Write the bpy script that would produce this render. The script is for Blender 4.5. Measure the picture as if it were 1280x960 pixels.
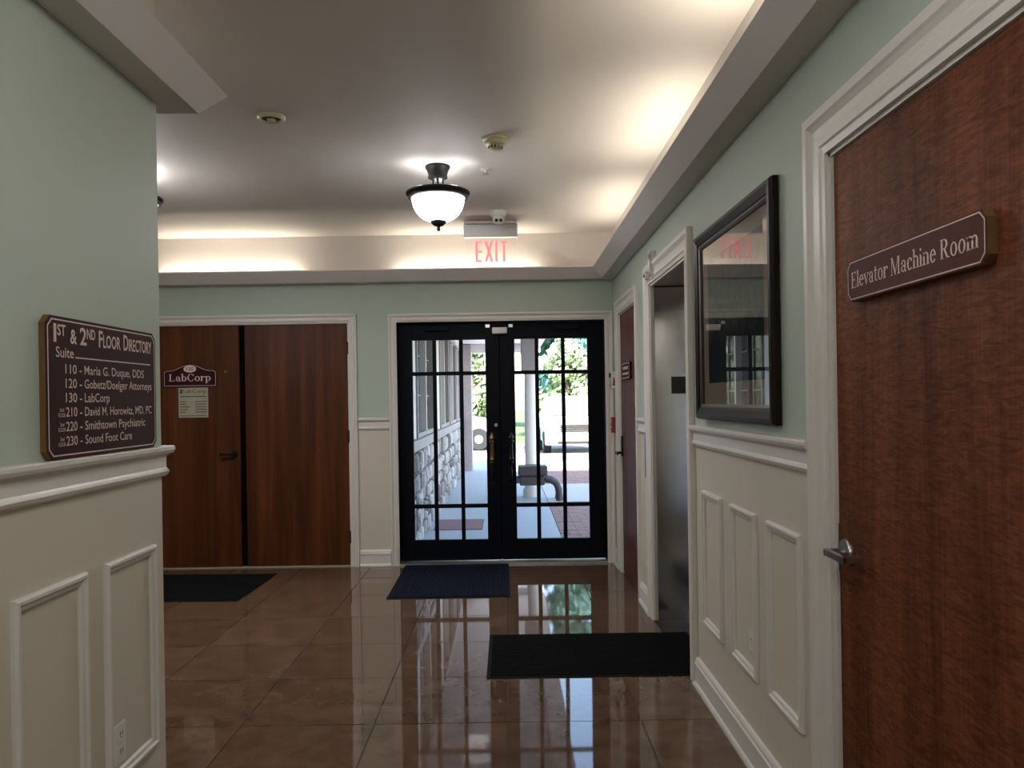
import bpy, bmesh, math, random
from mathutils import Vector, Matrix
random.seed(7)
for o in list(bpy.data.objects):
    bpy.data.objects.remove(o)
S = bpy.context.scene
COL = S.collection
H = 1.45                      # eye height

# ------------------------------------------------------------------ camera
cd = bpy.data.cameras.new('camera'); cam = bpy.data.objects.new('camera', cd); COL.objects.link(cam)
cd.sensor_width = 36.0; cd.lens = 36.0 * 1000 / 1280
cd.shift_x = 6 / 1280; cd.shift_y = 20 / 1280
cd.clip_start = 0.05; cd.clip_end = 400
cam.matrix_world = Matrix.Translation((0, 0, H)) @ Matrix.Rotation(math.radians(90), 4, 'X') @ Matrix.Rotation(-0.0155, 4, 'Z')
S.camera = cam
# ------------------------------------------------------------------ world, sun, exposure
S.view_settings.view_transform = 'Standard'; S.view_settings.look = 'None'
S.view_settings.gamma = 1; S.view_settings.use_curve_mapping = False
S.view_settings.exposure = 0.2
S.cycles.use_denoising = True
S.cycles.max_bounces = 10; S.cycles.diffuse_bounces = 5; S.cycles.transparent_max_bounces = 16
S.cycles.sample_clamp_indirect = 6
S.cycles.caustics_reflective = False; S.cycles.caustics_refractive = False
w = bpy.data.worlds.new('sky'); S.world = w; w.use_nodes = True
nt = w.node_tree; bg = nt.nodes['Background']
sk = nt.nodes.new('ShaderNodeTexSky'); sk.sky_type = 'NISHITA'; sk.sun_disc = False
sk.sun_elevation = math.radians(40); sk.sun_rotation = math.radians(160); sk.air_density = 1.2
nt.links.new(sk.outputs[0], bg.inputs[0]); bg.inputs[1].default_value = 0.72
sl = bpy.data.lights.new('sun', 'SUN'); sl.energy = 24.0; sl.angle = 0.01; sl.color = (1, .96, .9)
so = bpy.data.objects.new('sun', sl); COL.objects.link(so)
so.rotation_euler = Vector((-.25, .72, -.64)).to_track_quat('-Z', 'Y').to_euler(); so.location = (20, -10, 30)

COVE_W, LAMP_W, BOWL = 5.0, 9.0, 18.0
LAMP_C = (.98, .975, 1)
def area(name, loc, size, power, direction, color=(1, .86, .66)):
    l = bpy.data.lights.new(name, 'AREA'); l.shape = 'RECTANGLE'; l.size, l.size_y = size; l.energy = power; l.color = color
    o = bpy.data.objects.new(name, l); COL.objects.link(o); o.location = loc
    q = Vector(direction).to_track_quat('-Z', 'Y'); o.rotation_euler = q.to_euler()
    return o
# fluorescent strips lying in the cove trough: (centre, length axis)
def cove(x, y, length, along, power=1.0, toward=(0, 0)):
    d = (toward[0] * .25, toward[1] * .25, 1)
    l = bpy.data.lights.new('cove_strip', 'AREA'); l.shape = 'RECTANGLE'; l.size = length; l.size_y = .03
    l.energy = COVE_W * power * length; l.color = (1, .93, .80)
    o = bpy.data.objects.new('cove_strip', l); COL.objects.link(o)
    ax = Vector((1, 0, 0)) if along == 'x' else Vector((0, 1, 0))
    z = -Vector(d).normalized(); yv = z.cross(ax).normalized(); xv = yv.cross(z).normalized()
    M = Matrix((xv, yv, z)).transposed().to_4x4(); M.translation = (x, y, 2.545)
    o.matrix_world = M
XR, XL, YB, YE, XS, YR = .943, -1.199, 7.07, 2.767, -5.2, -2.6   # right wall, left wall, back wall, end of left wall, far side wall, rear wall
ZS, ZC = 2.496, 2.92
for xc in (-4.2, -2.42, -.34): cove(xc, YB - .05, 1.2, 'x', 1.0)
for yc, p in ((-1.3, 1), (.55, 1), (2.4, 1.15), (4.25, .75), (6.0, .65)): cove(XR - .06, yc, 1.2, 'y', p, (-1.6, 0))
for xc in (-2.3, -4.2): cove(xc, YE + .05, 1.15, 'x', .5)

# ------------------------------------------------------------------ materials
def mat(name):
    m = bpy.data.materials.new(name); m.use_nodes = True
    n = m.node_tree; return m, n, n.nodes['Principled BSDF'], n.links
def plain(name, col, rough=.5, metal=0, spec=.5, noise=0, scale=8, bump=0, emit=None, es=0, coat=0):
    m, n, p, L = mat(name)
    p.inputs['Base Color'].default_value = (*col, 1); p.inputs['Roughness'].default_value = rough
    p.inputs['Metallic'].default_value = metal; p.inputs['Specular IOR Level'].default_value = spec
    if coat: p.inputs['Coat Weight'].default_value = coat; p.inputs['Coat Roughness'].default_value = .1
    if emit: p.inputs['Emission Color'].default_value = (*emit, 1); p.inputs['Emission Strength'].default_value = es
    if noise or bump:
        tc = n.nodes.new('ShaderNodeTexCoord'); t = n.nodes.new('ShaderNodeTexNoise'); t.inputs['Scale'].default_value = scale; t.inputs['Detail'].default_value = 6
        L.new(tc.outputs['Object'], t.inputs['Vector'])
        if noise:
            r = n.nodes.new('ShaderNodeMix'); r.data_type = 'RGBA'
            r.inputs[6].default_value = tuple(c * (1 - noise) for c in col) + (1,); r.inputs[7].default_value = tuple(min(1, c * (1 + noise)) for c in col) + (1,)
            L.new(t.outputs['Fac'], r.inputs[0]); L.new(r.outputs[2], p.inputs['Base Color'])
        if bump:
            b = n.nodes.new('ShaderNodeBump'); b.inputs['Strength'].default_value = bump; b.inputs['Distance'].default_value = .01
            L.new(t.outputs['Fac'], b.inputs['Height']); L.new(b.outputs[0], p.inputs['Normal'])
    return m
def ramp(n, stops):
    r = n.nodes.new('ShaderNodeValToRGB'); e = r.color_ramp.elements
    while len(e) < len(stops): e.new(.5)
    for k, (pos, c) in zip(e, stops): k.position = pos; k.color = (*c, 1)
    return r
def wood(name, dark, mid, light, axis_scale=(9, 9, .45), fig=0.0, rough=.45):
    m, n, p, L = mat(name)
    tc = n.nodes.new('ShaderNodeTexCoord'); mp = n.nodes.new('ShaderNodeMapping'); mp.inputs['Scale'].default_value = axis_scale
    L.new(tc.outputs['Object'], mp.inputs['Vector'])
    t = n.nodes.new('ShaderNodeTexNoise'); t.inputs['Scale'].default_value = 1.6; t.inputs['Detail'].default_value = 8; t.inputs['Distortion'].default_value = .6
    L.new(mp.outputs[0], t.inputs['Vector'])
    mp2 = n.nodes.new('ShaderNodeMapping'); mp2.inputs['Scale'].default_value = (axis_scale[0] * 14, axis_scale[1] * 14, axis_scale[2] * 5)
    L.new(tc.outputs['Object'], mp2.inputs['Vector'])
    t2 = n.nodes.new('ShaderNodeTexNoise'); t2.inputs['Scale'].default_value = 1.5; t2.inputs['Detail'].default_value = 3
    L.new(mp2.outputs[0], t2.inputs['Vector'])
    mp4 = n.nodes.new('ShaderNodeMapping'); mp4.inputs['Scale'].default_value = (axis_scale[0] * .55, axis_scale[1] * .55, .02)
    L.new(tc.outputs['Object'], mp4.inputs['Vector'])
    t4 = n.nodes.new('ShaderNodeTexVoronoi'); t4.inputs['Scale'].default_value = 1.2; t4.voronoi_dimensions = '3D'
    L.new(mp4.outputs[0], t4.inputs['Vector'])
    a = n.nodes.new('ShaderNodeMath'); a.operation = 'MULTIPLY_ADD'; a.inputs[1].default_value = .35
    L.new(t2.outputs['Fac'], a.inputs[0]); L.new(t.outputs['Fac'], a.inputs[2])
    v = n.nodes.new('ShaderNodeMath'); v.operation = 'MULTIPLY_ADD'; v.inputs[1].default_value = .16
    L.new(t4.outputs['Color'], v.inputs[0]); L.new(a.outputs[0], v.inputs[2])
    fac = v.outputs[0]
    if fig:
        mp3 = n.nodes.new('ShaderNodeMapping'); mp3.inputs['Scale'].default_value = (1, 10, 46); mp3.inputs['Rotation'].default_value = (.28, 0, 0)
        L.new(tc.outputs['Object'], mp3.inputs['Vector'])
        t3 = n.nodes.new('ShaderNodeTexNoise'); t3.inputs['Scale'].default_value = 1.6; t3.inputs['Detail'].default_value = 3; t3.inputs['Distortion'].default_value = 1.4
        L.new(mp3.outputs[0], t3.inputs['Vector'])
    lo, hi = (.42, .98) if not fig else (.40, 1.0)
    r = ramp(n, [(min(.9, lo), dark), (min(.95, (lo + hi) / 2), mid), (min(1, hi), light)])
    L.new(fac, r.inputs[0]); L.new(r.outputs[0], p.inputs['Base Color'])
    if fig:
        hv = n.nodes.new('ShaderNodeHueSaturation'); L.new(r.outputs[0], hv.inputs['Color'])
        fm = n.nodes.new('ShaderNodeMapRange'); fm.inputs[1].default_value = .3; fm.inputs[2].default_value = .7; fm.inputs[3].default_value = 1 - fig * .5; fm.inputs[4].default_value = 1 + fig * .5
        L.new(t3.outputs['Fac'], fm.inputs[0]); L.new(fm.outputs[0], hv.inputs['Value']); L.new(hv.outputs[0], p.inputs['Base Color'])
    p.inputs['Roughness'].default_value = rough; p.inputs['Specular IOR Level'].default_value = .1 if fig else .22
    b = n.nodes.new('ShaderNodeBump'); b.inputs['Strength'].default_value = .08; b.inputs['Distance'].default_value = .003
    L.new(t2.outputs['Fac'], b.inputs['Height']); L.new(b.outputs[0], p.inputs['Normal'])
    return m
def thin_glass(name, tint=(1, 1, 1), ior=1.5, rough=0.0, extra=0.0):
    m, n, p, L = mat(name); n.nodes.remove(p); out = n.nodes['Material Output']
    tr = n.nodes.new('ShaderNodeBsdfTransparent'); tr.inputs[0].default_value = (*tint, 1)
    gl = n.nodes.new('ShaderNodeBsdfGlossy'); gl.inputs['Roughness'].default_value = rough
    fr = n.nodes.new('ShaderNodeFresnel'); fr.inputs[0].default_value = ior
    mx = n.nodes.new('ShaderNodeMixShader')
    ad = n.nodes.new('ShaderNodeMath'); ad.operation = 'ADD'; ad.inputs[1].default_value = extra; ad.use_clamp = True
    L.new(fr.outputs[0], ad.inputs[0]); L.new(ad.outputs[0], mx.inputs[0]); L.new(tr.outputs[0], mx.inputs[1]); L.new(gl.outputs[0], mx.inputs[2]); L.new(mx.outputs[0], out.inputs[0])
    return m
M = {}
M['sage'] = plain('sage_paint', (.425, .495, .425), .55, noise=.03, scale=3)
M['cream'] = plain('cream_paint', (.62, .57, .475), .5, noise=.03, scale=3)
M['white'] = plain('white_trim_paint', (.68, .65, .60), .38)
M['soffit'] = plain('soffit_paint', (.66, .63, .61), .6)
M['ceil'] = plain('ceiling_paint', (.62, .57, .52), .7, noise=.02, scale=2)
M['walnut'] = wood('figured_walnut_veneer', (.048, .012, .005), (.120, .036, .014), (.195, .066, .027), (5, 5, .5), fig=.8, rough=.55)
M['oak'] = wood('brown_stained_veneer', (.025, .006, .0015), (.064, .016, .004), (.112, .033, .008), (8, 8, .4))
M['redwood'] = wood('red_brown_veneer', (.05, .014, .010), (.10, .030, .022), (.15, .05, .035), (8, 8, .4))
M['black'] = plain('black_door_paint', (.003, .004, .008), .5, spec=.1)
M['gap'] = plain('dark_gap', (.004, .003, .002), .9, spec=.03)
M['bronze'] = plain('dark_bronze', (.012, .010, .009), .35, metal=.6)
M['brass'] = plain('antique_brass', (.22, .14, .055), .36, metal=1)
M['chrome'] = plain('satin_chrome', (.42, .41, .40), .28, metal=1)
M['alu'] = plain('brushed_aluminium', (.55, .54, .53), .35, metal=.9)
M['maroon'] = plain('maroon_sign_face', (.036, .008, .011), .55, spec=.1, noise=.05, scale=5)
M['maroon2'] = plain('maroon_door_sign_face', (.080, .022, .015), .55, spec=.1, noise=.05, scale=5)
M['edgewood'] = wood('sign_edge_wood', (.08, .045, .018), (.15, .08, .03), (.2, .11, .05), (6, 6, 2))
M['letter'] = plain('pale_lettering', (.68, .52, .47), .6, spec=.2)
M['paper'] = plain('beige_paper', (.36, .33, .25), .6)
M['ink'] = plain('dark_ink', (.05, .05, .04), .6)
M['plastic'] = plain('white_plastic', (.72, .70, .64), .35)
M['ivory'] = plain('ivory_plastic', (.62, .58, .38), .4)
M['slot'] = plain('dark_slot', (.015, .014, .012), .5)
M['red'] = plain('red_plastic', (.30, .025, .035), .35)
M['blue'] = plain('blue_tape', (.08, .12, .42), .5)
M['glass'] = thin_glass('clear_glass', (.97, .985, 1))
M['pic_glass'] = thin_glass('picture_glass', (1, 1, 1), 1.6, 0.0, .09)
M['exterior_glass'] = plain('dark_window_glass', (.06, .07, .09), .05, spec=.8)
M['frame'] = plain('espresso_frame', (.010, .006, .005), .4, spec=.15)
M['frame_lip'] = plain('brown_frame_lip', (.05, .03, .02), .35)
M['mat_board'] = plain('tan_mat_board', (.84, .71, .56), .7)
M['grout'] = plain('grout', (.035, .026, .02), .8)
M['rubber'] = plain('mat_rubber_edge', (.006, .006, .007), .8, spec=.1)
def mat_carpet(name, col):
    m, n, p, L = mat(name); tc = n.nodes.new('ShaderNodeTexCoord')
    t = n.nodes.new('ShaderNodeTexNoise'); t.inputs['Scale'].default_value = 120; L.new(tc.outputs['Object'], t.inputs['Vector'])
    r = ramp(n, [(.3, tuple(c * .5 for c in col)), (.7, tuple(c * 1.7 for c in col))]); L.new(t.outputs['Fac'], r.inputs[0]); L.new(r.outputs[0], p.inputs['Base Color'])
    p.inputs['Roughness'].default_value = .95; p.inputs['Specular IOR Level'].default_value = .03
    b = n.nodes.new('ShaderNodeBump'); b.inputs['Strength'].default_value = .4; b.inputs['Distance'].default_value = .004; L.new(t.outputs['Fac'], b.inputs['Height']); L.new(b.outputs[0], p.inputs['Normal'])
    return m
M['mat_black'] = mat_carpet('black_carpet', (.008, .008, .009))
M['mat_blue'] = mat_carpet('blue_black_carpet', (.012, .014, .026))
def mat_tile():
    m, n, p, L = mat('polished_brown_tile')
    tc = n.nodes.new('ShaderNodeTexCoord'); oi = n.nodes.new('ShaderNodeObjectInfo')
    sc = n.nodes.new('ShaderNodeVectorMath'); sc.operation = 'SCALE'; sc.inputs['Scale'].default_value = 1.0
    L.new(oi.outputs['Location'], sc.inputs[0])
    ad = n.nodes.new('ShaderNodeVectorMath'); ad.operation = 'MULTIPLY_ADD'; ad.inputs[1].default_value = (1, 1, 1)
    L.new(tc.outputs['Object'], ad.inputs[0]); L.new(sc.outputs[0], ad.inputs[2])
    t = n.nodes.new('ShaderNodeTexNoise'); t.inputs['Scale'].default_value = 6; t.inputs['Detail'].default_value = 3; t.inputs['Roughness'].default_value = .6; t.inputs['Distortion'].default_value = .3
    L.new(ad.outputs[0], t.inputs['Vector'])
    r = ramp(n, [(.3, (.092, .051, .031)), (.5, (.120, .071, .044)), (.7, (.148, .093, .060))]); L.new(t.outputs['Fac'], r.inputs[0])
    hs = n.nodes.new('ShaderNodeHueSaturation'); L.new(r.outputs[0], hs.inputs['Color'])
    mr = n.nodes.new('ShaderNodeMapRange'); mr.inputs[3].default_value = .9; mr.inputs[4].default_value = 1.1; L.new(oi.outputs['Random'], mr.inputs[0]); L.new(mr.outputs[0], hs.inputs['Value'])
    L.new(hs.outputs[0], p.inputs['Base Color'])
    p.inputs['Roughness'].default_value = .035; p.inputs['Specular IOR Level'].default_value = .6
    t2 = n.nodes.new('ShaderNodeTexNoise'); t2.inputs['Scale'].default_value = 4; t2.inputs['Detail'].default_value = 1; L.new(ad.outputs[0], t2.inputs['Vector'])
    b = n.nodes.new('ShaderNodeBump'); b.inputs['Strength'].default_value = .008; b.inputs['Distance'].default_value = .01; L.new(t2.outputs['Fac'], b.inputs['Height']); L.new(b.outputs[0], p.inputs['Normal'])
    return m
M['tile'] = mat_tile()
def mat_steel():
    m, n, p, L = mat('brushed_stainless')
    tc = n.nodes.new('ShaderNodeTexCoord'); mp = n.nodes.new('ShaderNodeMapping'); mp.inputs['Scale'].default_value = (250, 250, 3); L.new(tc.outputs['Object'], mp.inputs[0])
    t = n.nodes.new('ShaderNodeTexNoise'); t.inputs['Scale'].default_value = 1; L.new(mp.outputs[0], t.inputs[0])
    mr = n.nodes.new('ShaderNodeMapRange'); mr.inputs[3].default_value = .10; mr.inputs[4].default_value = .17; L.new(t.outputs['Fac'], mr.inputs[0]); L.new(mr.outputs[0], p.inputs['Roughness'])
    p.inputs['Base Color'].default_value = (.84, .82, .79, 1); p.inputs['Metallic'].default_value = 1
    p.inputs['Anisotropic'].default_value = .0
    return m
M['steel'] = mat_steel()
def mat_print():
    # muted landscape print: hazy sky over a dark wooded bank
    m, n, p, L = mat('landscape_print')
    tc = n.nodes.new('ShaderNodeTexCoord'); sp = n.nodes.new('ShaderNodeSeparateXYZ'); L.new(tc.outputs['Object'], sp.inputs[0])
    t = n.nodes.new('ShaderNodeTexNoise'); t.inputs['Scale'].default_value = 9; t.inputs['Detail'].default_value = 7; L.new(tc.outputs['Object'], t.inputs['Vector'])
    a = n.nodes.new('ShaderNodeMath'); a.operation = 'MULTIPLY_ADD'; a.inputs[1].default_value = .16; L.new(t.outputs['Fac'], a.inputs[0]); L.new(sp.outputs['Z'], a.inputs[2])
    mr = n.nodes.new('ShaderNodeMapRange'); mr.inputs[1].default_value = .14; mr.inputs[2].default_value = .86; L.new(a.outputs[0], mr.inputs[0])
    r = ramp(n, [(.0, (.045, .06, .085)), (.38, (.032, .04, .052)), (.47, (.10, .11, .10)), (.53, (.34, .35, .30)), (.72, (.26, .30, .26)), (1, (.38, .38, .42))]); L.new(mr.outputs[0], r.inputs[0])
    t2 = n.nodes.new('ShaderNodeTexNoise'); t2.inputs['Scale'].default_value = 26; t2.inputs['Detail'].default_value = 4; L.new(tc.outputs['Object'], t2.inputs['Vector'])
    mx = n.nodes.new('ShaderNodeMix'); mx.data_type = 'RGBA'; mx.blend_type = 'OVERLAY'; mx.inputs[0].default_value = .5; L.new(r.outputs[0], mx.inputs[6]); L.new(t2.outputs['Fac'], mx.inputs[7])
    L.new(mx.outputs[2], p.inputs['Base Color']); p.inputs['Roughness'].default_value = .6
    return m
M['print'] = mat_print()
# outside
M['concrete'] = plain('porch_concrete', (.50, .54, .58), .8, noise=.06, scale=4)
M['walk'] = plain('pale_walkway', (.60, .58, .54), .85, noise=.05, scale=4)
M['asphalt'] = plain('asphalt', (.22, .22, .22), .9, noise=.15, scale=30)
M['brick'] = plain('pink_paver', (.36, .22, .19), .85, noise=.2, scale=6)
M['lawn'] = plain('grass_green', (.10, .17, .05), .9, noise=.3, scale=8)
M['stone'] = plain('ledge_stone', (.36, .34, .34), .85, noise=.45, scale=7, bump=.6)
def vary_by_piece(m, lo, hi):
    n = m.node_tree; p = n.nodes['Principled BSDF']; src = p.inputs['Base Color'].links[0].from_socket
    oi = n.nodes.new('ShaderNodeObjectInfo'); mr = n.nodes.new('ShaderNodeMapRange'); mr.inputs[3].default_value = lo; mr.inputs[4].default_value = hi
    hs = n.nodes.new('ShaderNodeHueSaturation'); n.links.new(oi.outputs['Random'], mr.inputs[0]); n.links.new(mr.outputs[0], hs.inputs['Value']); n.links.new(src, hs.inputs['Color']); n.links.new(hs.outputs[0], p.inputs['Base Color'])
vary_by_piece(M['stone'], .45, 1.75)
M['mortar'] = plain('mortar', (.16, .15, .15), .9)
M['shingle'] = plain('grey_siding', (.30, .29, .31), .8)
M['ext_white'] = plain('white_exterior_paint', (.74, .74, .76), .5)
M['sill'] = plain('grey_sill', (.30, .29, .31), .6)
M['pillar'] = plain('brown_stone_pier', (.36, .33, .35), .85, noise=.3, scale=9)
M['bench'] = plain('dark_bench_paint', (.035, .035, .05), .5)
M['car_white'] = plain('white_car_paint', (.75, .76, .77), .25, coat=.6)
M['car_silver'] = plain('silver_car_paint', (.45, .47, .50), .25, metal=.3, coat=.6)
M['car_glass'] = plain('car_glass', (.22, .25, .26), .25, spec=.4)
M['tyre'] = plain('tyre_rubber', (.015, .015, .016), .8)
M['lamp_glass'] = plain('headlight_glass', (.7, .7, .72), .1)
M['bark'] = plain('bark', (.10, .07, .05), .9, noise=.3, scale=10)
def mat_leaf(name, c):
    m, n, p, L = mat(name)
    g = n.nodes.new('ShaderNodeNewGeometry'); r = ramp(n, [(0, tuple(x * .6 for x in c)), (1, tuple(min(1, x * 1.5) for x in c))]); L.new(g.outputs['Random Per Island'], r.inputs[0])
    L.new(r.outputs[0], p.inputs['Base Color']); p.inputs['Roughness'].default_value = .6
    return m
M['leaf'] = mat_leaf('leaf_green', (.26, .34, .18)); M['leaf2'] = mat_leaf('dark_leaf_green', (.06, .16, .14))
def mat_glow(name, col, s):
    m, n, p, L = mat(name); p.inputs['Base Color'].default_value = (.8, .8, .8, 1); p.inputs['Emission Color'].default_value = (*col, 1); p.inputs['Emission Strength'].default_value = s
    return m
M['lamp_bronze'] = plain('oil_rubbed_bronze', (.008, .007, .006), .5, spec=.3)
M['bowl'] = mat_glow('lit_alabaster_glass', LAMP_C, BOWL)
M['exit_red'] = mat_glow('lit_exit_red', (1, .28, .34), .8); M['exit_red'].node_tree.nodes['Principled BSDF'].inputs['Base Color'].default_value = (.7, .08, .08, 1)
M['exit_panel'] = thin_glass('acrylic_panel', (.99, .985, .98), 1.3)

# ------------------------------------------------------------------ mesh helpers
def B(o, s, t, n):
    o, s, t, n = map(Vector, (o, s, t, n))
    return lambda a, b, c=0: o + s * a + t * b + n * c
WORLD = B((0, 0, 0), (1, 0, 0), (0, 1, 0), (0, 0, 1))
OFF = {}                                         # world location of every thing's root
class MB:
    def __init__(s): s.v, s.f, s.m = [], [], []
    def add(s, vs, fs, mi=0):
        k = len(s.v); s.v += [tuple(x) for x in vs]; s.f += [tuple(i + k for i in f) for f in fs]; s.m += [mi] * len(fs); return s
    def box(s, x0, y0, z0, x1, y1, z1, mi=0, b=WORLD):
        vs = [b(x, y, z) for z in (z0, z1) for y in (y0, y1) for x in (x0, x1)]
        return s.add(vs, [(0, 2, 3, 1), (4, 5, 7, 6), (0, 1, 5, 4), (2, 6, 7, 3), (0, 4, 6, 2), (1, 3, 7, 5)], mi)
    def prism(s, poly, b, d0, d1, mi=0):
        n = len(poly); vs = [b(x, y, d0) for x, y in poly] + [b(x, y, d1) for x, y in poly]
        return s.add(vs, [tuple(range(n))[::-1], tuple(range(n, 2 * n))] + [(i, (i + 1) % n, n + (i + 1) % n, n + i) for i in range(n)], mi)
    def sweep(s, path, prof, b=WORLD, closed=False, mi=0):
        """profile (u to the left of the path, d) swept along a 2-D path with mitred corners"""
        P = [Vector(p) for p in path]; n = len(P); rows = []
        for i in range(n):
            d0 = (P[i] - P[i - 1]).normalized() if (i > 0 or closed) else None
            d1 = (P[(i + 1) % n] - P[i]).normalized() if (i < n - 1 or closed) else None
            d0 = d0 or d1; d1 = d1 or d0
            n0, n1 = Vector((-d0.y, d0.x)), Vector((-d1.y, d1.x)); mdir = (n0 + n1).normalized(); k = 1 / max(.2, mdir.dot(n0))
            rows.append([b(P[i].x + mdir.x * u * k, P[i].y + mdir.y * u * k, d) for u, d in prof])
        q = len(prof); vs = [v for r in rows for v in r]; fs = []
        for i in range(n if closed else n - 1):
            j = (i + 1) % n
            for e in range(q): fs.append((i * q + e, i * q + (e + 1) % q, j * q + (e + 1) % q, j * q + e))
        if not closed: fs += [tuple(range(q)), tuple(range((n - 1) * q, n * q))]
        return s.add(vs, fs, mi)
    def lathe(s, prof, c, n=24, axis=(0, 0, 1), mi=0):
        """profile of (radius, height along axis)"""
        ax = Vector(axis).normalized(); a = ax.orthogonal().normalized(); bb = ax.cross(a); c = Vector(c); vs = []; fs = []
        for r, z in prof:
            for k in range(n):
                t = 2 * math.pi * k / n; vs.append(c + ax * z + (a * math.cos(t) + bb * math.sin(t)) * max(r, 1e-5))
        for i in range(len(prof) - 1):
            for k in range(n): fs.append((i * n + k, i * n + (k + 1) % n, (i + 1) * n + (k + 1) % n, (i + 1) * n + k))
        fs += [tuple(range(n)), tuple(range((len(prof) - 1) * n, len(prof) * n))]
        return s.add(vs, fs, mi)
    def tube(s, pts, rad, n=10, mi=0, flat=1.0):
        P = [Vector(p) for p in pts]; vs = []; fs = []; up = None
        for i, p in enumerate(P):
            d = (P[min(i + 1, len(P) - 1)] - P[max(i - 1, 0)]).normalized()
            if up is None: up = d.orthogonal().normalized()
            up = (up - d * up.dot(d)).normalized(); sd = d.cross(up); r = rad[i] if isinstance(rad, (list, tuple)) else rad
            for k in range(n):
                t = 2 * math.pi * k / n; vs.append(p + up * math.cos(t) * r + sd * math.sin(t) * r * flat)
        for i in range(len(P) - 1):
            for k in range(n): fs.append((i * n + k, i * n + (k + 1) % n, (i + 1) * n + (k + 1) % n, (i + 1) * n + k))
        fs += [tuple(range(n)), tuple(range((len(P) - 1) * n, len(P) * n))]
        return s.add(vs, fs, mi)
    def build(s, name, mats, parent=None, loc=None, smooth=False, bevel=0, recalc=True):
        me = bpy.data.meshes.new(name)
        if parent is not None: off = OFF[parent.name]
        else: off = Vector(loc) if loc is not None else Vector((0, 0, 0))
        me.from_pydata([tuple(Vector(v) - off) for v in s.v], [], s.f)
        mats = mats if isinstance(mats, (list, tuple)) else [mats]
        for m_ in mats: me.materials.append(m_)
        me.polygons.foreach_set('material_index', s.m)
        if recalc:
            bm = bmesh.new(); bm.from_mesh(me); bmesh.ops.recalc_face_normals(bm, faces=bm.faces); bm.to_mesh(me); bm.free()
        if smooth:
            me.polygons.foreach_set('use_smooth', [True] * len(me.polygons))
            try: me.set_sharp_from_angle(angle=math.radians(38))
            except Exception: pass
        o = bpy.data.objects.new(name, me); COL.objects.link(o)
        if parent is not None: o.parent = parent
        else: o.location = off
        OFF[o.name] = off
        if bevel:
            b = o.modifiers.new('bevel', 'BEVEL'); b.width = bevel; b.segments = 2; b.limit_method = 'ANGLE'
        return o
def tag(o, label=None, cat=None, group=None, kind=None):
    if label: o['label'] = label
    if cat: o['category'] = cat
    if group: o['group'] = group
    if kind: o['kind'] = kind
    return o
def empty(name, loc, label=None, cat=None, group=None, kind=None):
    o = bpy.data.objects.new(name, None); COL.objects.link(o); o.location = loc; o.empty_display_size = .1; OFF[o.name] = Vector(loc)
    return tag(o, label, cat, group, kind)
def copy_tree(o, loc=None, parent=None):
    c = o.copy(); COL.objects.link(c); c.parent = parent
    if loc is not None: c.location = loc
    for ch in list(o.children): copy_tree(ch, None, c)
    return c

# ------------------------------------------------------------------ lettering
def text_tris(body, offset=0.0):
    cu = bpy.data.curves.new('lettering', 'FONT'); cu.body = body; cu.size = 1; cu.offset = offset; cu.resolution_u = 3
    o = bpy.data.objects.new('lettering', cu); COL.objects.link(o)
    dg = bpy.context.evaluated_depsgraph_get(); me = bpy.data.meshes.new_from_object(o.evaluated_get(dg))
    v = [(p.co.x, p.co.y) for p in me.vertices]; f = [tuple(p.vertices) for p in me.polygons]
    bpy.data.objects.remove(o); bpy.data.curves.remove(cu); bpy.data.meshes.remove(me)
    return v, f
CAP = None
def put_text(mb, body, b, x, y, cap, width=None, offset=0.0, d=.0006, align='l', mi=0):
    """cap height cap, baseline at y, squeezed to width when given"""
    global CAP
    if CAP is None: CAP = max(p[1] for p in text_tris('H')[0])
    v, f = text_tris(body, offset); x0 = min(p[0] for p in v); x1 = max(p[0] for p in v)
    sy = cap / CAP; sx = width / (x1 - x0) if width else sy
    dx = -x0 * sx + (x - (x1 - x0) * sx / 2 if align == 'c' else x)
    mb.add([b(p[0] * sx + dx, p[1] * sy + y, d) for p in v], f, mi)
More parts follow.
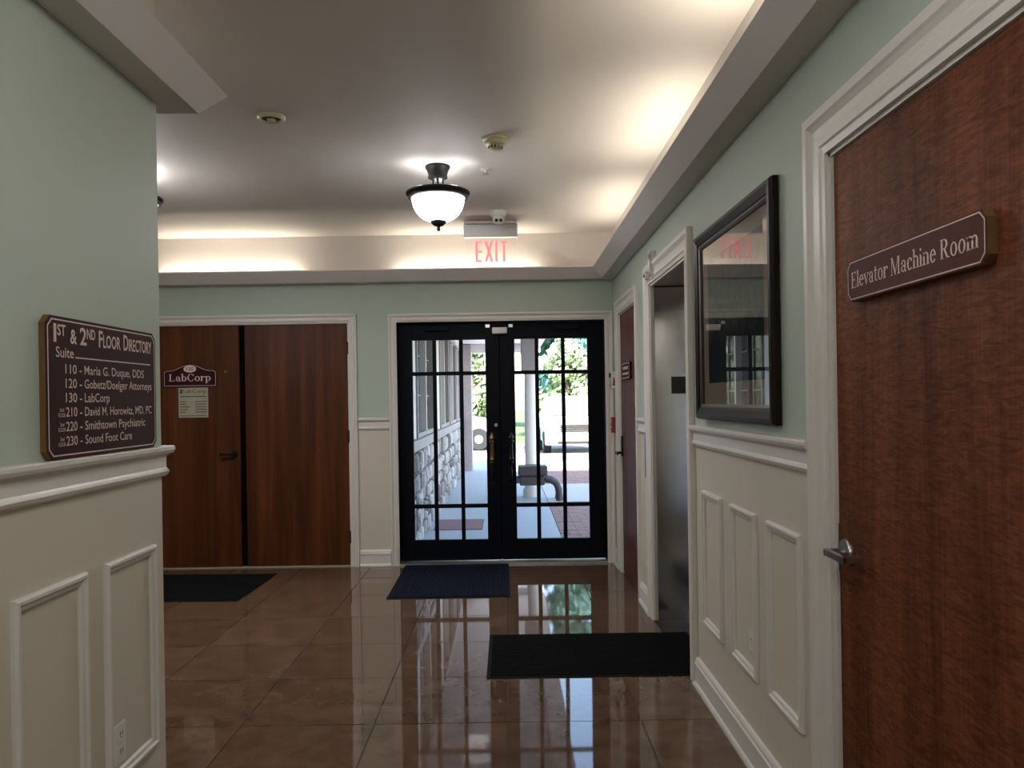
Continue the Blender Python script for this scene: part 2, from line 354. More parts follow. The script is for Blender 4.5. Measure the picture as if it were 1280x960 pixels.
# serif letters drawn from stems, serifs and bowls (x-height .46, capitals .68)
def serif_word(word):
    T = .122; t = .042; X = .46; C = .68; A = .71; polys = []; x = 0.0
    R = lambda x0, y0, x1, y1: polys.append([(x + x0, y0), (x + x1, y0), (x + x1, y1), (x + x0, y1)])
    def stem(x0, y0, y1, l=1, r=1, bot=True, top=True, w=T):
        R(x0, y0, x0 + w, y1)
        if bot: R(x0 - .05 * l, y0, x0 + w + .05 * r, y0 + t)
        if top: R(x0 - .05 * l, y1 - t, x0 + w + .05 * r * (top == 2), y1)
    def diag(x0, y0, x1, y1, w): polys.append([(x + x0, y0), (x + x0 + w, y0), (x + x1 + w, y1), (x + x1, y1)])
    def ring(cx, cy, rx, ry, a0=0, a1=360, tx=T, ty=t, n=18):
        for i in range(n):
            p = [math.radians(a0 + (a1 - a0) * (i + k) / n) for k in (0, 1)]
            o = [(x + cx + rx * math.cos(q), cy + ry * math.sin(q)) for q in p]; q_ = [(x + cx + (rx - tx) * math.cos(q), cy + (ry - ty) * math.sin(q)) for q in p]
            polys.append([o[0], o[1], q_[1], q_[0]])
    def ball(cx, cy, r): polys.append([(x + cx + r * math.cos(k * math.pi / 5), cy + r * math.sin(k * math.pi / 5)) for k in range(10)])
    def arch(x0, x1, w=T):   # n-arch from stem at x0 to stem at x1
        cx = (x0 + x1 + w) / 2; ring(cx, X - .16, (x1 + w - x0) / 2, .16, 0, 180, T * .9, .05, 12)
        R(x1, 0, x1 + w, X - .16); R(x1 - .05, 0, x1 + w + .05, t)
    for ch in word:
        if ch == ' ': adv = .26
        elif ch == 'E': stem(.06, 0, C); R(.06, C - t, .5, C); R(.06, 0, .52, t); R(.1, .33, .38, .33 + t); R(.47, C - .16, .5, C); R(.49, 0, .52, .17); R(.36, .25, .385, .44); adv = .58
        elif ch == 'L': stem(.06, 0, C, top=2); R(.06, 0, .5, t); R(.465, 0, .5, .19); adv = .56
        elif ch == 'M': stem(.07, 0, C, w=.04, top=1); stem(.62, 0, C, w=.11, top=2); diag(.34, 0, .06, C, .11); diag(.34, 0, .62, C, .045); adv = .84
        elif ch == 'R': stem(.06, 0, C); ring(.27, .50, .24, .18, -90, 90); R(.1, C - t, .28, C); R(.1, .32, .28, .32 + t); diag(.44, 0, .24, .34, .12); R(.42, 0, .64, t); adv = .65
        elif ch == 'C': ring(.34, .34, .30, .355, 42, 318, .11, .035, 22); R(.54, .46, .575, .68); R(.54, .10, .575, .2); adv = .64
        elif ch == 'l': stem(.06, 0, A); adv = .24
        elif ch == 'h': stem(.06, 0, A); arch(.06, .34); adv = .52
        elif ch == 'b': stem(.06, 0, A, bot=False); ring(.26, .225, .22, .235, -130, 130); adv = .52
        elif ch == 'i': stem(.06, 0, X); ball(.11, .61, .062); adv = .24
        elif ch == 'n': stem(.06, 0, X); arch(.06, .34); adv = .52
        elif ch == 'm': stem(.06, 0, X); arch(.06, .32); arch(.32, .58); adv = .76
        elif ch == 'r': stem(.06, 0, X); ring(.30, X - .17, .16, .17, 60, 170, .09, .04, 8); ball(.36, .385, .062); adv = .42
        elif ch == 'e': ring(.25, .23, .215, .24, 0, 325, T, t, 20); R(.06, .245, .465, .245 + t); adv = .49
        elif ch == 'c': ring(.25, .23, .215, .24, 55, 320, T, t, 18); ball(.37, .37, .062); adv = .46
        elif ch == 'o': ring(.26, .23, .225, .24, 0, 360, .105, t, 24); adv = .52
        elif ch == 'v': diag(.2, 0, .02, X, .11); diag(.22, 0, .40, X, .04); R(-.03, X - t, .18, X); R(.33, X - t, .5, X); adv = .48
        elif ch == 't': R(.11, .04, .21, .60); ring(.25, .12, .14, .125, 180, 320, .09, t, 8); R(.02, X - t, .34, X); adv = .36
        elif ch == 'p': stem(.06, -.21, X, top=1); ring(.26, .225, .22, .235, -130, 130); adv = .52
        elif ch == 'a': R(.31, .05, .41, .34); ring(.24, .32, .17, .14, 0, 165, .09, t, 10); ball(.11, .34, .055); ring(.22, .13, .17, .135, 20, 340, .09, t, 16); R(.36, 0, .48, .05); adv = .5
        else: adv = .4
        x += adv
    return polys, x
def put_serif(mb, word, b, x, y, cap, width, d=.0006):
    polys, W = serif_word(word); sy = cap / .68; sx = width / W
    for i, p in enumerate(polys):
        mb.add([b(q[0] * sx + x, q[1] * sy + y, d) for q in p], [tuple(range(len(p)))])
def ellipse(cx, cy, rx, ry, n=24): return [(cx + rx * math.cos(2 * math.pi * k / n), cy + ry * math.sin(2 * math.pi * k / n)) for k in range(n)]
def inset_line(mb, poly, b, wd, d):
    """thin outline strip just inside a polygon (counter-clockwise)"""
    mb.sweep(poly, [(0, d), (wd, d), (wd, d + .0005), (0, d + .0005)], b, closed=True)

# wall frames of reference: a along the wall as one reads it, b up, c out into the room
def right_basis(y0, z0=0, x=None): return B((XR if x is None else x, y0, z0), (0, -1, 0), (0, 0, 1), (-1, 0, 0))
def left_basis(y0, z0=0, x=None): return B((XL if x is None else x, y0, z0), (0, 1, 0), (0, 0, 1), (1, 0, 0))
def back_basis(x0, z0=0, y=None): return B((x0, YB if y is None else y, z0), (1, 0, 0), (0, 0, 1), (0, -1, 0))

# ------------------------------------------------------------------ floor
f0 = MB().box(XS - .2, YR - .2, -.14, 1.3, 7.25, -.004).build('floor', M['grout'])
tag(f0, 'polished brown marble tiled lobby floor with thin grout lines', 'floor', kind='structure')
tm = MB(); e = .594 / 2
tm.box(-e, -e, -.012, e, e, 0); tile0 = tm.build('tile', M['tile'], f0, bevel=0); bpy.data.objects.remove(tile0)
tmesh = bpy.data.meshes['tile']
for i in range(-9, 3):
    for j in range(-5, 12):
        x, y = -.02 + .6 * i + .3, .6 * j + .3
        if x < XS + .0 or (y < YE - .4 and x < XL - .4) or y < YR + .2: continue
        o = bpy.data.objects.new('tile', tmesh); COL.objects.link(o); o.parent = f0
        o.location = (x, y, random.uniform(-.0004, 0)); o.rotation_euler = (random.gauss(0, .0011), random.gauss(0, .0011), 0)

# ------------------------------------------------------------------ shell
def wall_seg(mb, x0, y0, x1, y1, z0=0, z1=3.0):
    zs = 1.26
    if z0 < zs: mb.box(x0, y0, z0, x1, y1, min(zs, z1), 1)
    if z1 > zs: mb.box(x0, y0, max(zs, z0), x1, y1, min(z1, 2.51), 0); mb.box(x0, y0, 2.51, x1, y1, z1, 2)
ND = (1.39, 2.32, 2.15)      # near door opening: y0, y1, top
EV = (4.15, 5.21, 2.185)     # elevator opening
FD = (5.80, 6.67, 2.15)      # far door opening
mb = MB(); W2 = XR + .32
for a_, b_ in ((YR, ND[0]), (ND[1], EV[0]), (EV[1], FD[0]), (FD[1], YB + .2)): wall_seg(mb, XR, a_, W2, b_)
for a_, b_, t_ in (ND, EV, FD): wall_seg(mb, XR, a_, W2, b_, t_, 3.0)
wall_r = tag(mb.build('wall_right', [M['sage'], M['cream'], M['ceil']]), 'long right wall, sage green above and cream wainscot below', 'wall', kind='structure')
LD = (-3.28, -1.395, 2.16)   # double wood door opening
GD = (-.97, .868, 2.15)      # glass door opening
mb = MB(); Y2 = YB + .18
for a_, b_ in ((XS, LD[0]), (LD[1], GD[0]), (GD[1], XR)): wall_seg(mb, a_, YB, b_, Y2)
for a_, b_, t_ in (LD, GD): wall_seg(mb, a_, YB, b_, Y2, t_, 3.0)
wall_b = tag(mb.build('wall_back', [M['sage'], M['cream'], M['ceil']]), 'sage green back wall around the wooden doors and the glass doors', 'wall', kind='structure')
mb = MB(); wall_seg(mb, XS - .2, YR, XL, YE)
wall_l = tag(mb.build('wall_left', [M['sage'], M['cream'], M['ceil']]), 'near sage green wall over cream wainscot that carries the directory', 'wall', kind='structure')
mb = MB(); wall_seg(mb, XL, YR - .2, W2, YR)
tag(mb.build('wall_rear', [M['sage'], M['cream'], M['ceil']]), 'sage green wall closing the corridor behind', 'wall', kind='structure')
mb = MB(); wall_seg(mb, XS - .2, YE, XS, YB + .2)
tag(mb.build('wall_side', [M['sage'], M['cream'], M['ceil']]), 'sage green wall at the far side of the lobby', 'wall', kind='structure')
cl = MB().box(XS - .2, YR - .2, ZC, W2, YB + .18, ZC + .12).build('ceiling', M['ceil'])
tag(cl, 'off white flat lobby ceiling lit by the coves', 'ceiling', kind='structure')
# back of wall openings (rooms behind the wooden doors)
tag(MB().box(LD[0] - .1, Y2, 0, LD[1] + .1, Y2 + .05, 2.4).build('wall_behind', M['gap']), 'dark backing wall behind the double wooden doors', 'wall', kind='structure')
# cove soffits
SOF = [(0, ZS), (.106, ZS), (.186, ZS + .09), (.176, ZS + .101), (.098, ZS + .016), (0, ZS + .016)]
s1 = MB().sweep([(XL, YR), (XL, YE), (XS, YE)], [(-u, d) for u, d in SOF]).build('trim_1', M['soffit'])
tag(s1, 'sloped light cove soffit along the left wall and round its end', 'cove', kind='structure')
s2 = MB().sweep([(XR, YR), (XR, YB), (XS, YB)], SOF).build('trim_2', M['soffit'])
tag(s2, 'sloped light cove soffit along the right and back walls', 'cove', kind='structure')
# chair rails
RAIL = [(0, 1.205), (.010, 1.205), (.016, 1.212), (.020, 1.222), (.016, 1.230), (.012, 1.236), (.012, 1.272), (.018, 1.280), (.030, 1.286), (.034, 1.296), (.034, 1.306), (.030, 1.310), (0, 1.310)]
def rail(n, path, label): return tag(MB().sweep(path, RAIL).build('trim_%d' % n, M['white']), label, 'moulding', kind='structure')
o = MB().sweep([(XL, YR), (XL, YE), (XS, YE)], [(-u, d) for u, d in RAIL]).build('trim_3', M['white']); tag(o, 'white chair rail under the directory sign, wrapping the wall end', 'moulding', kind='structure')
rail(4, [(XR, 2.457), (XR, 4.03)], 'white chair rail under the framed picture')
rail(5, [(XR, 5.34), (XR, 5.69)], 'short white chair rail between the elevator and the far door')
rail(6, [(-1.045, YB), (-1.318, YB)], 'short white chair rail between the wooden and the glass doors')
rail(7, [(XR, YR), (XR, 1.25)], 'white chair rail beyond the elevator machine room door')
# baseboards
BASE = [(0, 0), (.030, 0), (.030, .012), (.024, .022), (.018, .026), (.018, .098), (.022, .104), (.022, .116), (.016, .122), (.016, .132), (.010, .142), (0, .146)]
def base(name, path, label, flip=False): return tag(MB().sweep(path, [(-u if flip else u, d) for u, d in BASE]).build(name, M['white']), label, 'baseboard', kind='structure')
base('baseboard_left', [(XL, YR), (XL, YE), (XS, YE)], 'white stepped baseboard of the near left wall', True)
base('baseboard_right', [(XR, 2.457), (XR, 4.03)], 'white stepped baseboard below the three moulded panels')
base('baseboard_recess', [(XR, 5.34), (XR, 5.69)], 'white baseboard between the elevator and the far door')
base('baseboard_back', [(-1.045, YB), (-1.318, YB)], 'white baseboard between the wooden and the glass doors')
base('baseboard_corner', [(XR, 6.78), (XR, YB)], 'white baseboard in the far corner by the glass doors')
# moulded wainscot panels
PM = [(0, 0), (0, .010), (-.006, .018), (-.014, .018), (-.020, .012), (-.030, .010), (-.034, .004), (-.034, 0)]
def panel(wall, b, w, z0, z1): MB().sweep([(0, z0), (w, z0), (w, z1), (0, z1)], [(-u, d) for u, d in PM], b, closed=True).build('panel_moulding', M['white'], wall)
for y1, y0 in ((3.86, 3.53), (3.37, 3.04), (2.90, 2.57)): panel(wall_r, right_basis(y1), y1 - y0, .36, 1.0)
for y0 in (2.355, 1.915, 1.475, 1.035): panel(wall_l, left_basis(y0), .335, .315, .985)

# ------------------------------------------------------------------ casings
def casing_profile(w, d=.028): return [(0, 0), (0, d * .45), (w * .16, d * .5), (w * .2, d * .7), (w * .42, d * .7), (w * .46, d * .5), (w * .62, d * .55), (w * .72, d * .8), (w * .78, d), (w * .97, d), (w, d * .85), (w, 0)]
def casing(parent, b, a0, a1, top, w, head=None, d=.028):
    path = [(a1, 0), (a1, top), (a0, top), (a0, 0)]
    return MB().sweep(path, [(-u, c) for u, c in casing_profile(w, d)], b).build('casing', M['white'], parent)
def lever(parent, b, a, z, sgn, m, rose=.033, plate=None, ret=False):
    """lever handle; the lever runs along sgn * a"""
    r = MB()
    if plate: r.box(a - .022, z - plate[0], 0, a + .022, z + plate[1], .012, b=b)
    else: r.lathe([(rose, 0), (rose, .006), (rose * .92, .012), (.012, .014)], b(a, z, 0), 24, axis=b(0, 0, 1) - b(0, 0, 0))
    h = r.build('rose', m, parent, smooth=True)
    l = MB(); ax = b(0, 0, 1) - b(0, 0, 0)
    if ret: l.box(min(a + sgn * .103, a + sgn * .115), z - .011, .014, max(a + sgn * .103, a + sgn * .115), z + .011, .064, b=b)
    l.lathe([(.011, .008), (.011, .055)], b(a, z, 0), 14, axis=ax)
    l.box(a - .012, z - .011, .048, a + .012, z + .011, .066, b=b)
    l.box(min(a, a + sgn * .115), z - .011, .052, max(a, a + sgn * .115), z + .011, .064, b=b)
    return l.build('lever', m, parent, bevel=.003)
def hinge(parent, b, a, z, m):
    h = MB(); h.box(a - .012, z - .055, 0, a + .012, z + .055, .004, b=b); h.lathe([(.006, -.055), (.006, .055)], b(a, z, .006), 10, axis=(0, 0, 1)); h.build('hinge', m, parent)

# near door (right foreground)
d = empty('door_1', (XR, 1.85, 0), 'dark walnut veneer door with silver lever and white casing, nearest on the right wall', 'door', kind='structure')
b = right_basis(ND[1])          # a = 0 at the latch side
wd = ND[1] - ND[0]
casing(d, b, 0, wd, ND[2], .135)
jm = MB(); jm.box(0, 0, -.14, .012, ND[2], .0, b=b); jm.box(wd - .012, 0, -.14, wd, ND[2], 0, b=b); jm.box(0, ND[2] - .012, -.14, wd, ND[2], 0, b=b); jm.build('jamb', M['white'], d)
leaf = MB().box(.014, .008, -.052, wd - .014, ND[2] - .015, -.008, b=b).build('leaf', M['walnut'], d, bevel=.002)
lever(d, right_basis(ND[1], 0, XR + .008), .072, 1.008, 1, M['chrome'], .038, ret=True)
MB().box(.004, .94, -.03, .014, 1.08, -.006, b=b).build('strike_plate', M['chrome'], d)

# double wooden doors at the back
d = empty('door_2', (-2.34, YB, 0), 'pair of brown stained wooden doors at the left of the back wall', 'door', kind='structure')
b = back_basis(LD[0]); wd = LD[1] - LD[0]
casing(d, b, 0, wd, LD[2], .072)
jm = MB(); jm.box(wd - .01, 0, -.1, wd, LD[2], 0, b=b); jm.box(0, 0, -.1, .01, LD[2], 0, b=b); jm.box(0, LD[2] - .01, -.1, wd, LD[2], 0, b=b); jm.build('jamb', M['white'], d)
split = -2.345 - LD[0]
MB().box(.012, .014, -.052, split - .022, LD[2] - .012, -.006, b=b).build('leaf', M['oak'], d, bevel=.002)
MB().box(split + .028, .014, -.056, wd - .012, LD[2] - .012, -.012, b=b).build('leaf', M['oak'], d, bevel=.002)
MB().box(split - .022, .014, -.06, split + .028, LD[2] - .012, -.03, b=b).build('astragal', M['gap'], d)
MB().box(0, 0, -.09, wd, .011, -.002, b=b).build('threshold', M['paper'], d)
lever(d, back_basis(LD[0], 0, YB + .006), split - .075, 1.01, -1, M['bronze'], .034)
for z in (1.93, 1.15, .26): hinge(d, b, wd - .006, z, M['bronze'])
MB().lathe([(.011, 0), (.011, .004), (.004, .005)], b(-2.49 - LD[0], 1.74, -.006), 12, axis=(0, -1, 0)).build('peephole', M['brass'], d)

# black glazed entrance doors
YG = 7.15
d = empty('door_3', (-.05, YG, 0), 'pair of black glazed entrance doors with nine panes each', 'door', kind='structure')
b0 = back_basis(0)
MB().sweep([(GD[1], 0), (GD[1], GD[2]), (GD[0], GD[2]), (GD[0], 0)], [(-u, c) for u, c in casing_profile(.072)], b0).build('casing', M['white'], d)
jm = MB(); jm.box(GD[0] - .001, 0, YB, GD[0] + .012, YG + .05, GD[2]); jm.box(GD[1] - .012, 0, YB, GD[1] + .001, YG + .05, GD[2])
jm = MB()
for x0, x1 in ((GD[0], GD[0] + .004), (GD[1] - .004, GD[1])): jm.box(x0, YB + .002, 0, x1, YG + .06, GD[2])
jm.box(GD[0], YB + .002, GD[2] - .004, GD[1], YG + .06, GD[2]); jm.build('jamb', M['black'], d)
MB().box(GD[0], YB - .01, 0, GD[1], YG + .08, .018).build('threshold', M['alu'], d)
def glazed_leaf(x0, x1, gx, gz, mx, mz, pull_x, pull_m, deadbolt):
    lf = MB(); y0, y1 = YG, YG + .045
    z0, z1 = .024, GD[2] - .006
    lf.box(x0, y0, z0, gx[0], y1, z1); lf.box(gx[1], y0, z0, x1, y1, z1); lf.box(gx[0], y0, z0, gx[1], y1, gz[0]); lf.box(gx[0], y0, gz[1], gx[1], y1, z1)
    L_ = lf.build('leaf', M['black'], d, bevel=.003)
    hw = .017
    for xm in mx: MB().box(xm - hw, y0 + .006, gz[0], xm + hw, y1 - .006, gz[1]).build('muntin', M['black'], L_)
    xs = [gx[0], mx[0] - hw, mx[0] + hw, mx[1] - hw, mx[1] + hw, gx[1]]; zs = [gz[0], mz[0] - hw, mz[0] + hw, mz[1] - hw, mz[1] + hw, gz[1]]
    for zm in mz:
        for i in range(3): MB().box(xs[2 * i], y0 + .006, zm - hw, xs[2 * i + 1], y1 - .006, zm + hw).build('muntin', M['black'], L_)
    for i in range(3):
        for j in range(3):
            MB().add([(xs[2 * i], y0 + .022, zs[2 * j]), (xs[2 * i + 1], y0 + .022, zs[2 * j]), (xs[2 * i + 1], y0 + .022, zs[2 * j + 1]), (xs[2 * i], y0 + .022, zs[2 * j + 1])], [(0, 1, 2, 3)]).build('pane', M['glass'], L_, recalc=False)
    # pull handle: turned grip over a lower rosette
    pb = MB()
    pb.lathe([(.003, 1.165), (.012, 1.15), (.024, 1.128), (.027, 1.11), (.016, 1.10), (.028, 1.085), (.028, 1.075), (.017, 1.065), (.020, .97), (.020, .94), (.026, .925), (.014, .91), (.026, .90), (.016, .88), (.004, .865)], (pull_x, y0 - .05, 0), 16)
    for z in (1.08, .91): pb.tube([(pull_x, y0, z), (pull_x, y0 - .05, z)], .011, 10)
    p_ = pb.build('pull_handle', pull_m, L_, smooth=True)
    MB().box(pull_x - .02, y0 - .005, .70, pull_x + .02, y0, 1.16).build('back_plate', M['bronze'], p_, bevel=.004)
    MB().tube([(pull_x, y0 - .03, .86), (pull_x + .004, y0 - .042, .80), (pull_x, y0 - .03, .75), (pull_x, y0, .73)], [.007, .009, .010, .014], 8).build('thumb_grip', M['bronze'], p_, smooth=True)
    if deadbolt: MB().lathe([(.018, 0), (.018, .01), (.012, .014)], (pull_x + .037, y0, 1.225), 16, axis=(0, -1, 0)).build('deadbolt', M['chrome'], L_)
    cx = (gx[0] + gx[1]) / 2 + (-.10 if deadbolt else .15)
    MB().box(cx - .11, y0 - .045, 2.075, cx + .11, y0, 2.115).build('door_closer', M['black'], L_, bevel=.004)
    return L_
glazed_leaf(GD[0] + .006, -.067, (-.842, -.19), (.207, 1.995), (-.646, -.407), (.508, 1.695), -.14, M['brass'], True)
glazed_leaf(-.062, GD[1] - .006, (.072, .723), (.207, 1.995), (.27, .505), (.508, 1.695), .025, M['bronze'], False)
MB().box(-.085, YG + .045, .024, -.045, YG + .058, GD[2] - .006).build('astragal', M['black'], d)
sb = MB(); sb.box(-.125, YG - .07, 2.04, .01, YG - .004, 2.095); s_ = sb.build('magnetic_lock', M['plastic'], d, bevel=.006)
for x in (-.165, .04): MB().box(x - .018, YG - .02, 2.10, x + .018, YG, 2.125).build('lock_bracket', M['chrome'], d)

# far door on the right wall
d = empty('door_4', (XR, 6.2, 0), 'red brown wooden door with dark lever between the elevator and the glass doors', 'door', kind='structure')
b = right_basis(FD[1]); wd = FD[1] - FD[0]
casing(d, b, 0, wd, FD[2], .11)
jm = MB(); jm.box(0, 0, -.12, .01, FD[2], 0, b=b); jm.box(wd - .01, 0, -.12, wd, FD[2], 0, b=b); jm.box(0, FD[2] - .01, -.12, wd, FD[2], 0, b=b); jm.build('jamb', M['white'], d)
MB().box(.012, .008, -.05, wd - .012, FD[2] - .012, -.006, b=b).build('leaf', M['redwood'], d, bevel=.002)
lever(d, right_basis(FD[1], 0, XR + .006), .06, 1.0, 1, M['bronze'], plate=(.03, .14))
for z in (1.90, 1.07, .24): hinge(d, b, wd - .006, z, M['bronze'])

# elevator
d = empty('door_5', (XR, 4.68, 0), 'elevator opening lined in brushed stainless steel with white casing', 'elevator', kind='structure')
b = right_basis(EV[1]); wd = EV[1] - EV[0]
casing(d, b, 0, wd, EV[2], .125, d=.03)
XE = XR + .02; XD = XR + .27
MB().box(XE, EV[1] - .012, 0, XD, EV[1] - .0005, EV[2] - .012).build('jamb_panel', M['steel'], d, bevel=.0015)
MB().box(XE, EV[0] + .0005, 0, XD, EV[0] + .012, EV[2] - .012).build('jamb_panel', M['steel'], d, bevel=.0015)
MB().box(XE, EV[0] + .0005, EV[2] - .010, XD, EV[1] - .0005, EV[2] - .0005).build('head_panel', M['soffit'], d)
MB().box(XE, EV[1] - .0125, EV[2] - .018, XD, EV[1] - .010, EV[2] - .010).build('head_joint', M['gap'], d)
jl = MB(); jl.box(XR - .004, EV[0] - .0, 0, XE, EV[0] + .014, EV[2]); jl.box(XR - .004, EV[1] - .014, 0, XE, EV[1], EV[2]); jl.box(XR - .004, EV[0], EV[2] - .014, XE, EV[1], EV[2]); jl.build('jamb', M['white'], d)
ym = (EV[0] + EV[1]) / 2
for y0, y1 in ((EV[0] + .013, ym - .002), (ym + .002, EV[1] - .013)): MB().box(XD, y0, .01, XD + .04, y1, EV[2] - .012).build('elevator_door', M['steel'], d, bevel=.002)
MB().box(XR - .01, EV[0] + .001, .0005, XD + .05, EV[1] - .001, .004).build('sill', M['bronze'], d)
pl = MB().box(XR + .125, EV[1] - .018, 1.475, XR + .235, EV[1] - .012, 1.585).build('floor_plate', M['slot'], d, bevel=.002)
tx = MB(); put_text(tx, '1', B((XR + .18, EV[1] - .018, 1.53), (1, 0, 0), (0, 0, 1), (0, -1, 0)), 0, -.02, .05, align='c'); tx.build('floor_number', M['bronze'], pl, recalc=False)
# hall sensor clipped over the elevator casing
hs = empty('hall_sensor', (XR, 4.93, 2.19), 'small white bracket sensor clipped over the elevator head casing', 'sensor')
bb = right_basis(5.04)
q = MB(); q.box(0, 2.21, .031, .045, 2.35, .045, b=bb); q.box(0, 2.315, .0005, .045, 2.37, .045, b=bb); q.build('bracket', M['plastic'], hs, bevel=.004)
q = MB(); q.box(.004, 2.19, .045, .041, 2.24, .07, b=bb); k = q.build('housing', M['plastic'], hs, bevel=.004)
MB().lathe([(.009, 0), (.009, .006), (.004, .008)], bb(.022, 2.212, .07), 12, axis=(-1, 0, 0)).build('lens', M['slot'], k)

# ------------------------------------------------------------------ signs
def chamfer(w, h, c): return [(c, 0), (w - c, 0), (w, c), (w, h - c), (w - c, h), (c, h), (0, h - c), (0, c)]
# floor directory on the left wall
SW, SH = .64, .378
sg = empty('directory_sign', (XL, 2.37, 1.312), 'maroon chamfered floor directory with pale lettering above the left chair rail', 'sign')
b = left_basis(2.05, 1.312)
MB().prism(chamfer(SW, SH, .022), b, .0005, .0165).build('board', M['edgewood'], sg)
MB().prism([(x * .9985 + .0005, y * .997 + .0005) for x, y in chamfer(SW, SH, .022)], b, .0165, .018).build('face', M['maroon'], sg)
bl = MB(); inset_line(bl, [(x + .008, y + .008) for x, y in chamfer(SW - .016, SH - .016, .02)], b, .0035, .0181); bl.build('border', M['letter'], sg)
tx = MB(); D = .0187
# title in large and small capitals, ordinals raised
def title(parts, y):
    for body, x, wd_, cap, dy in parts: put_text(tx, body, b, x, y + dy, cap, wd_, .018, D)
title([('1', .036, .013, .046, 0), ('ST', .054, .040, .028, .018), ('&', .116, .034, .038, 0), ('2', .166, .034, .046, 0), ('ND', .202, .046, .028, .018),
       ('F', .268, .022, .046, 0), ('LOOR', .293, .105, .036, 0), ('D', .417, .030, .046, 0), ('IRECTORY', .450, .160, .036, 0)], .310)
put_text(tx, 'Suite', b, .046, .270, .027, .086, .006, D)
tx.box(.142, .2705, D - .0004, .60, .274, D, b=b)
rows = [(0.2275, '110', 'Maria G. Duque, DDS', .365), (0.1890, '120', 'Gobetz/Doelger Attorneys', .420), (0.1505, '130', 'LabCorp', .140), (0.1120, '210', 'David M. Horowitz, MD, PC', .418), (0.0730, '220', 'Smithtown Psychiatric', .370), (0.0340, '230', 'Sound Foot Care', .278)]
for v, num, nm, wd_ in rows:
    put_text(tx, num, b, .090, v, .0245, .056, .007, D); put_text(tx, '-', b, .160, v, .0245, .012, .007, D); put_text(tx, nm, b, .186, v, .0245, wd_, .006, D)
    if num[0] == '2':
        put_text(tx, '2nd', b, .060, v + .013, .010, .020, .002, D); put_text(tx, 'FLOOR', b, .053, v - .001, .010, .034, .004, D)
tx.build('lettering', M['letter'], sg, recalc=False)
sc = MB()
for px, pz in ((.022, .345), (.022, .03), (SW - .022, .345), (SW - .022, .03)): sc.lathe([(.0035, 0), (.0035, .001), (.001, .0015)], b(px, pz, .018), 8, axis=(1, 0, 0))
tag(sc.build('screw', M['bronze'], sg), kind='stuff')
# elevator machine room sign on the near door
sg = empty('door_sign', (XR + .008, 1.865, 1.70), 'maroon Elevator Machine Room sign with chamfered corners on the nearest door', 'sign')
SW, SH = .63, .108
b = right_basis(2.172, 1.700, XR + .008)
MB().prism(chamfer(SW, SH, .018), b, .0005, .021).build('board', M['edgewood'], sg)
MB().prism([(x * .998 + .0006, y * .99 + .0005) for x, y in chamfer(SW, SH, .018)], b, .021, .0225).build('face', M['maroon2'], sg)
bl = MB(); inset_line(bl, [(x + .004, y + .004) for x, y in chamfer(SW - .008, SH - .008, .017)], b, .0026, .0226); bl.build('border', M['letter'], sg)
tx = MB(); put_serif(tx, 'Elevator Machine Room', b, .026, .034, .042, .580, .0232); tx.build('lettering', M['letter'], sg, recalc=False)
# arched sign and paper on the left wooden leaf
sg = empty('suite_sign', (-2.80, YB, 1.615), 'small arched maroon LabCorp sign with oval 130 on the wooden door', 'sign')
YD = YB + .006; b = back_basis(-3.03, 1.612, YD)
SW = .467
pts = [(.006, 0), (SW - .006, 0), (SW, .006), (SW, .128), (SW - .02, .142)]
for k in range(0, 13):
    t = k / 12; x = SW * .5 + (SW * .5 - .07) * (1 - 2 * t); pts.append((x, .145 + .052 * math.sin(math.pi * t) ** 1.4))
pts += [(.02, .142), (0, .128), (0, .006)]
MB().prism(pts, b, .0005, .016).build('board', M['maroon'], sg)
bl = MB(); inset_line(bl, [((x - SW / 2) * .975 + SW / 2, (y - .09) * .94 + .09) for x, y in pts], b, .0035, .0161); bl.build('border', M['letter'], sg)
MB().prism(ellipse(SW / 2, .155, .056, .031), b, .016, .0172).build('number_oval', M['letter'], sg)
tx = MB(); put_text(tx, '130', b, SW / 2, .141, .028, .062, .01, .0178, 'c'); tx.build('number', M['maroon'], sg, recalc=False)
tx = MB(); put_serif(tx, 'LabCorp', b, .048, .048, .062, .372, .0168); tx.build('lettering', M['letter'], sg, recalc=False)
sg = empty('hours_notice', (-2.775, YB, 1.34), 'beige paper notice of dark print below the LabCorp sign', 'notice')
b = back_basis(-2.906, 1.338, YD)
MB().box(0, 0, .0005, .262, .264, .002, b=b).build('sheet', M['paper'], sg)
tx = MB(); put_text(tx, 'LabCorp', b, .04, .218, .030, .205, .004, .0026); tx.prism([(.012, .212), (.03, .212), (.036, .25), (.018, .25)], b, .002, .0026)
tx.box(.014, .182, .002, .246, .190, .0026, b=b)
for k in range(5):
    z = .045 + .023 * k; wl = (.05, .07, .085, .06, .055)[k]; tx.box(.012, z, .002, .012 + wl, z + .007, .0026, b=b); tx.box(.148, z, .002, .248, z + .007, .0026, b=b)
tx.box(.012, .012, .002, .245, .018, .0026, b=b); tx.build('print', M['ink'], sg, recalc=False)
# plaque on the far door
sg = empty('room_plaque', (XR, 6.24, 1.6), 'small purple brown plaque with pale border on the far right door', 'sign')
b = right_basis(6.46, 1.60, XR + .006)
MB().prism(chamfer(.40, .13, .012), b, .0005, .02).build('board', M['maroon'], sg)
bl = MB(); inset_line(bl, [(x + .005, y + .005) for x, y in chamfer(.39, .12, .01)], b, .007, .0201)
bl.box(.07, .075, .0201, .33, .098, .0208, b=b); bl.box(.05, .035, .0201, .35, .050, .0208, b=b); bl.build('print', M['letter'], sg)

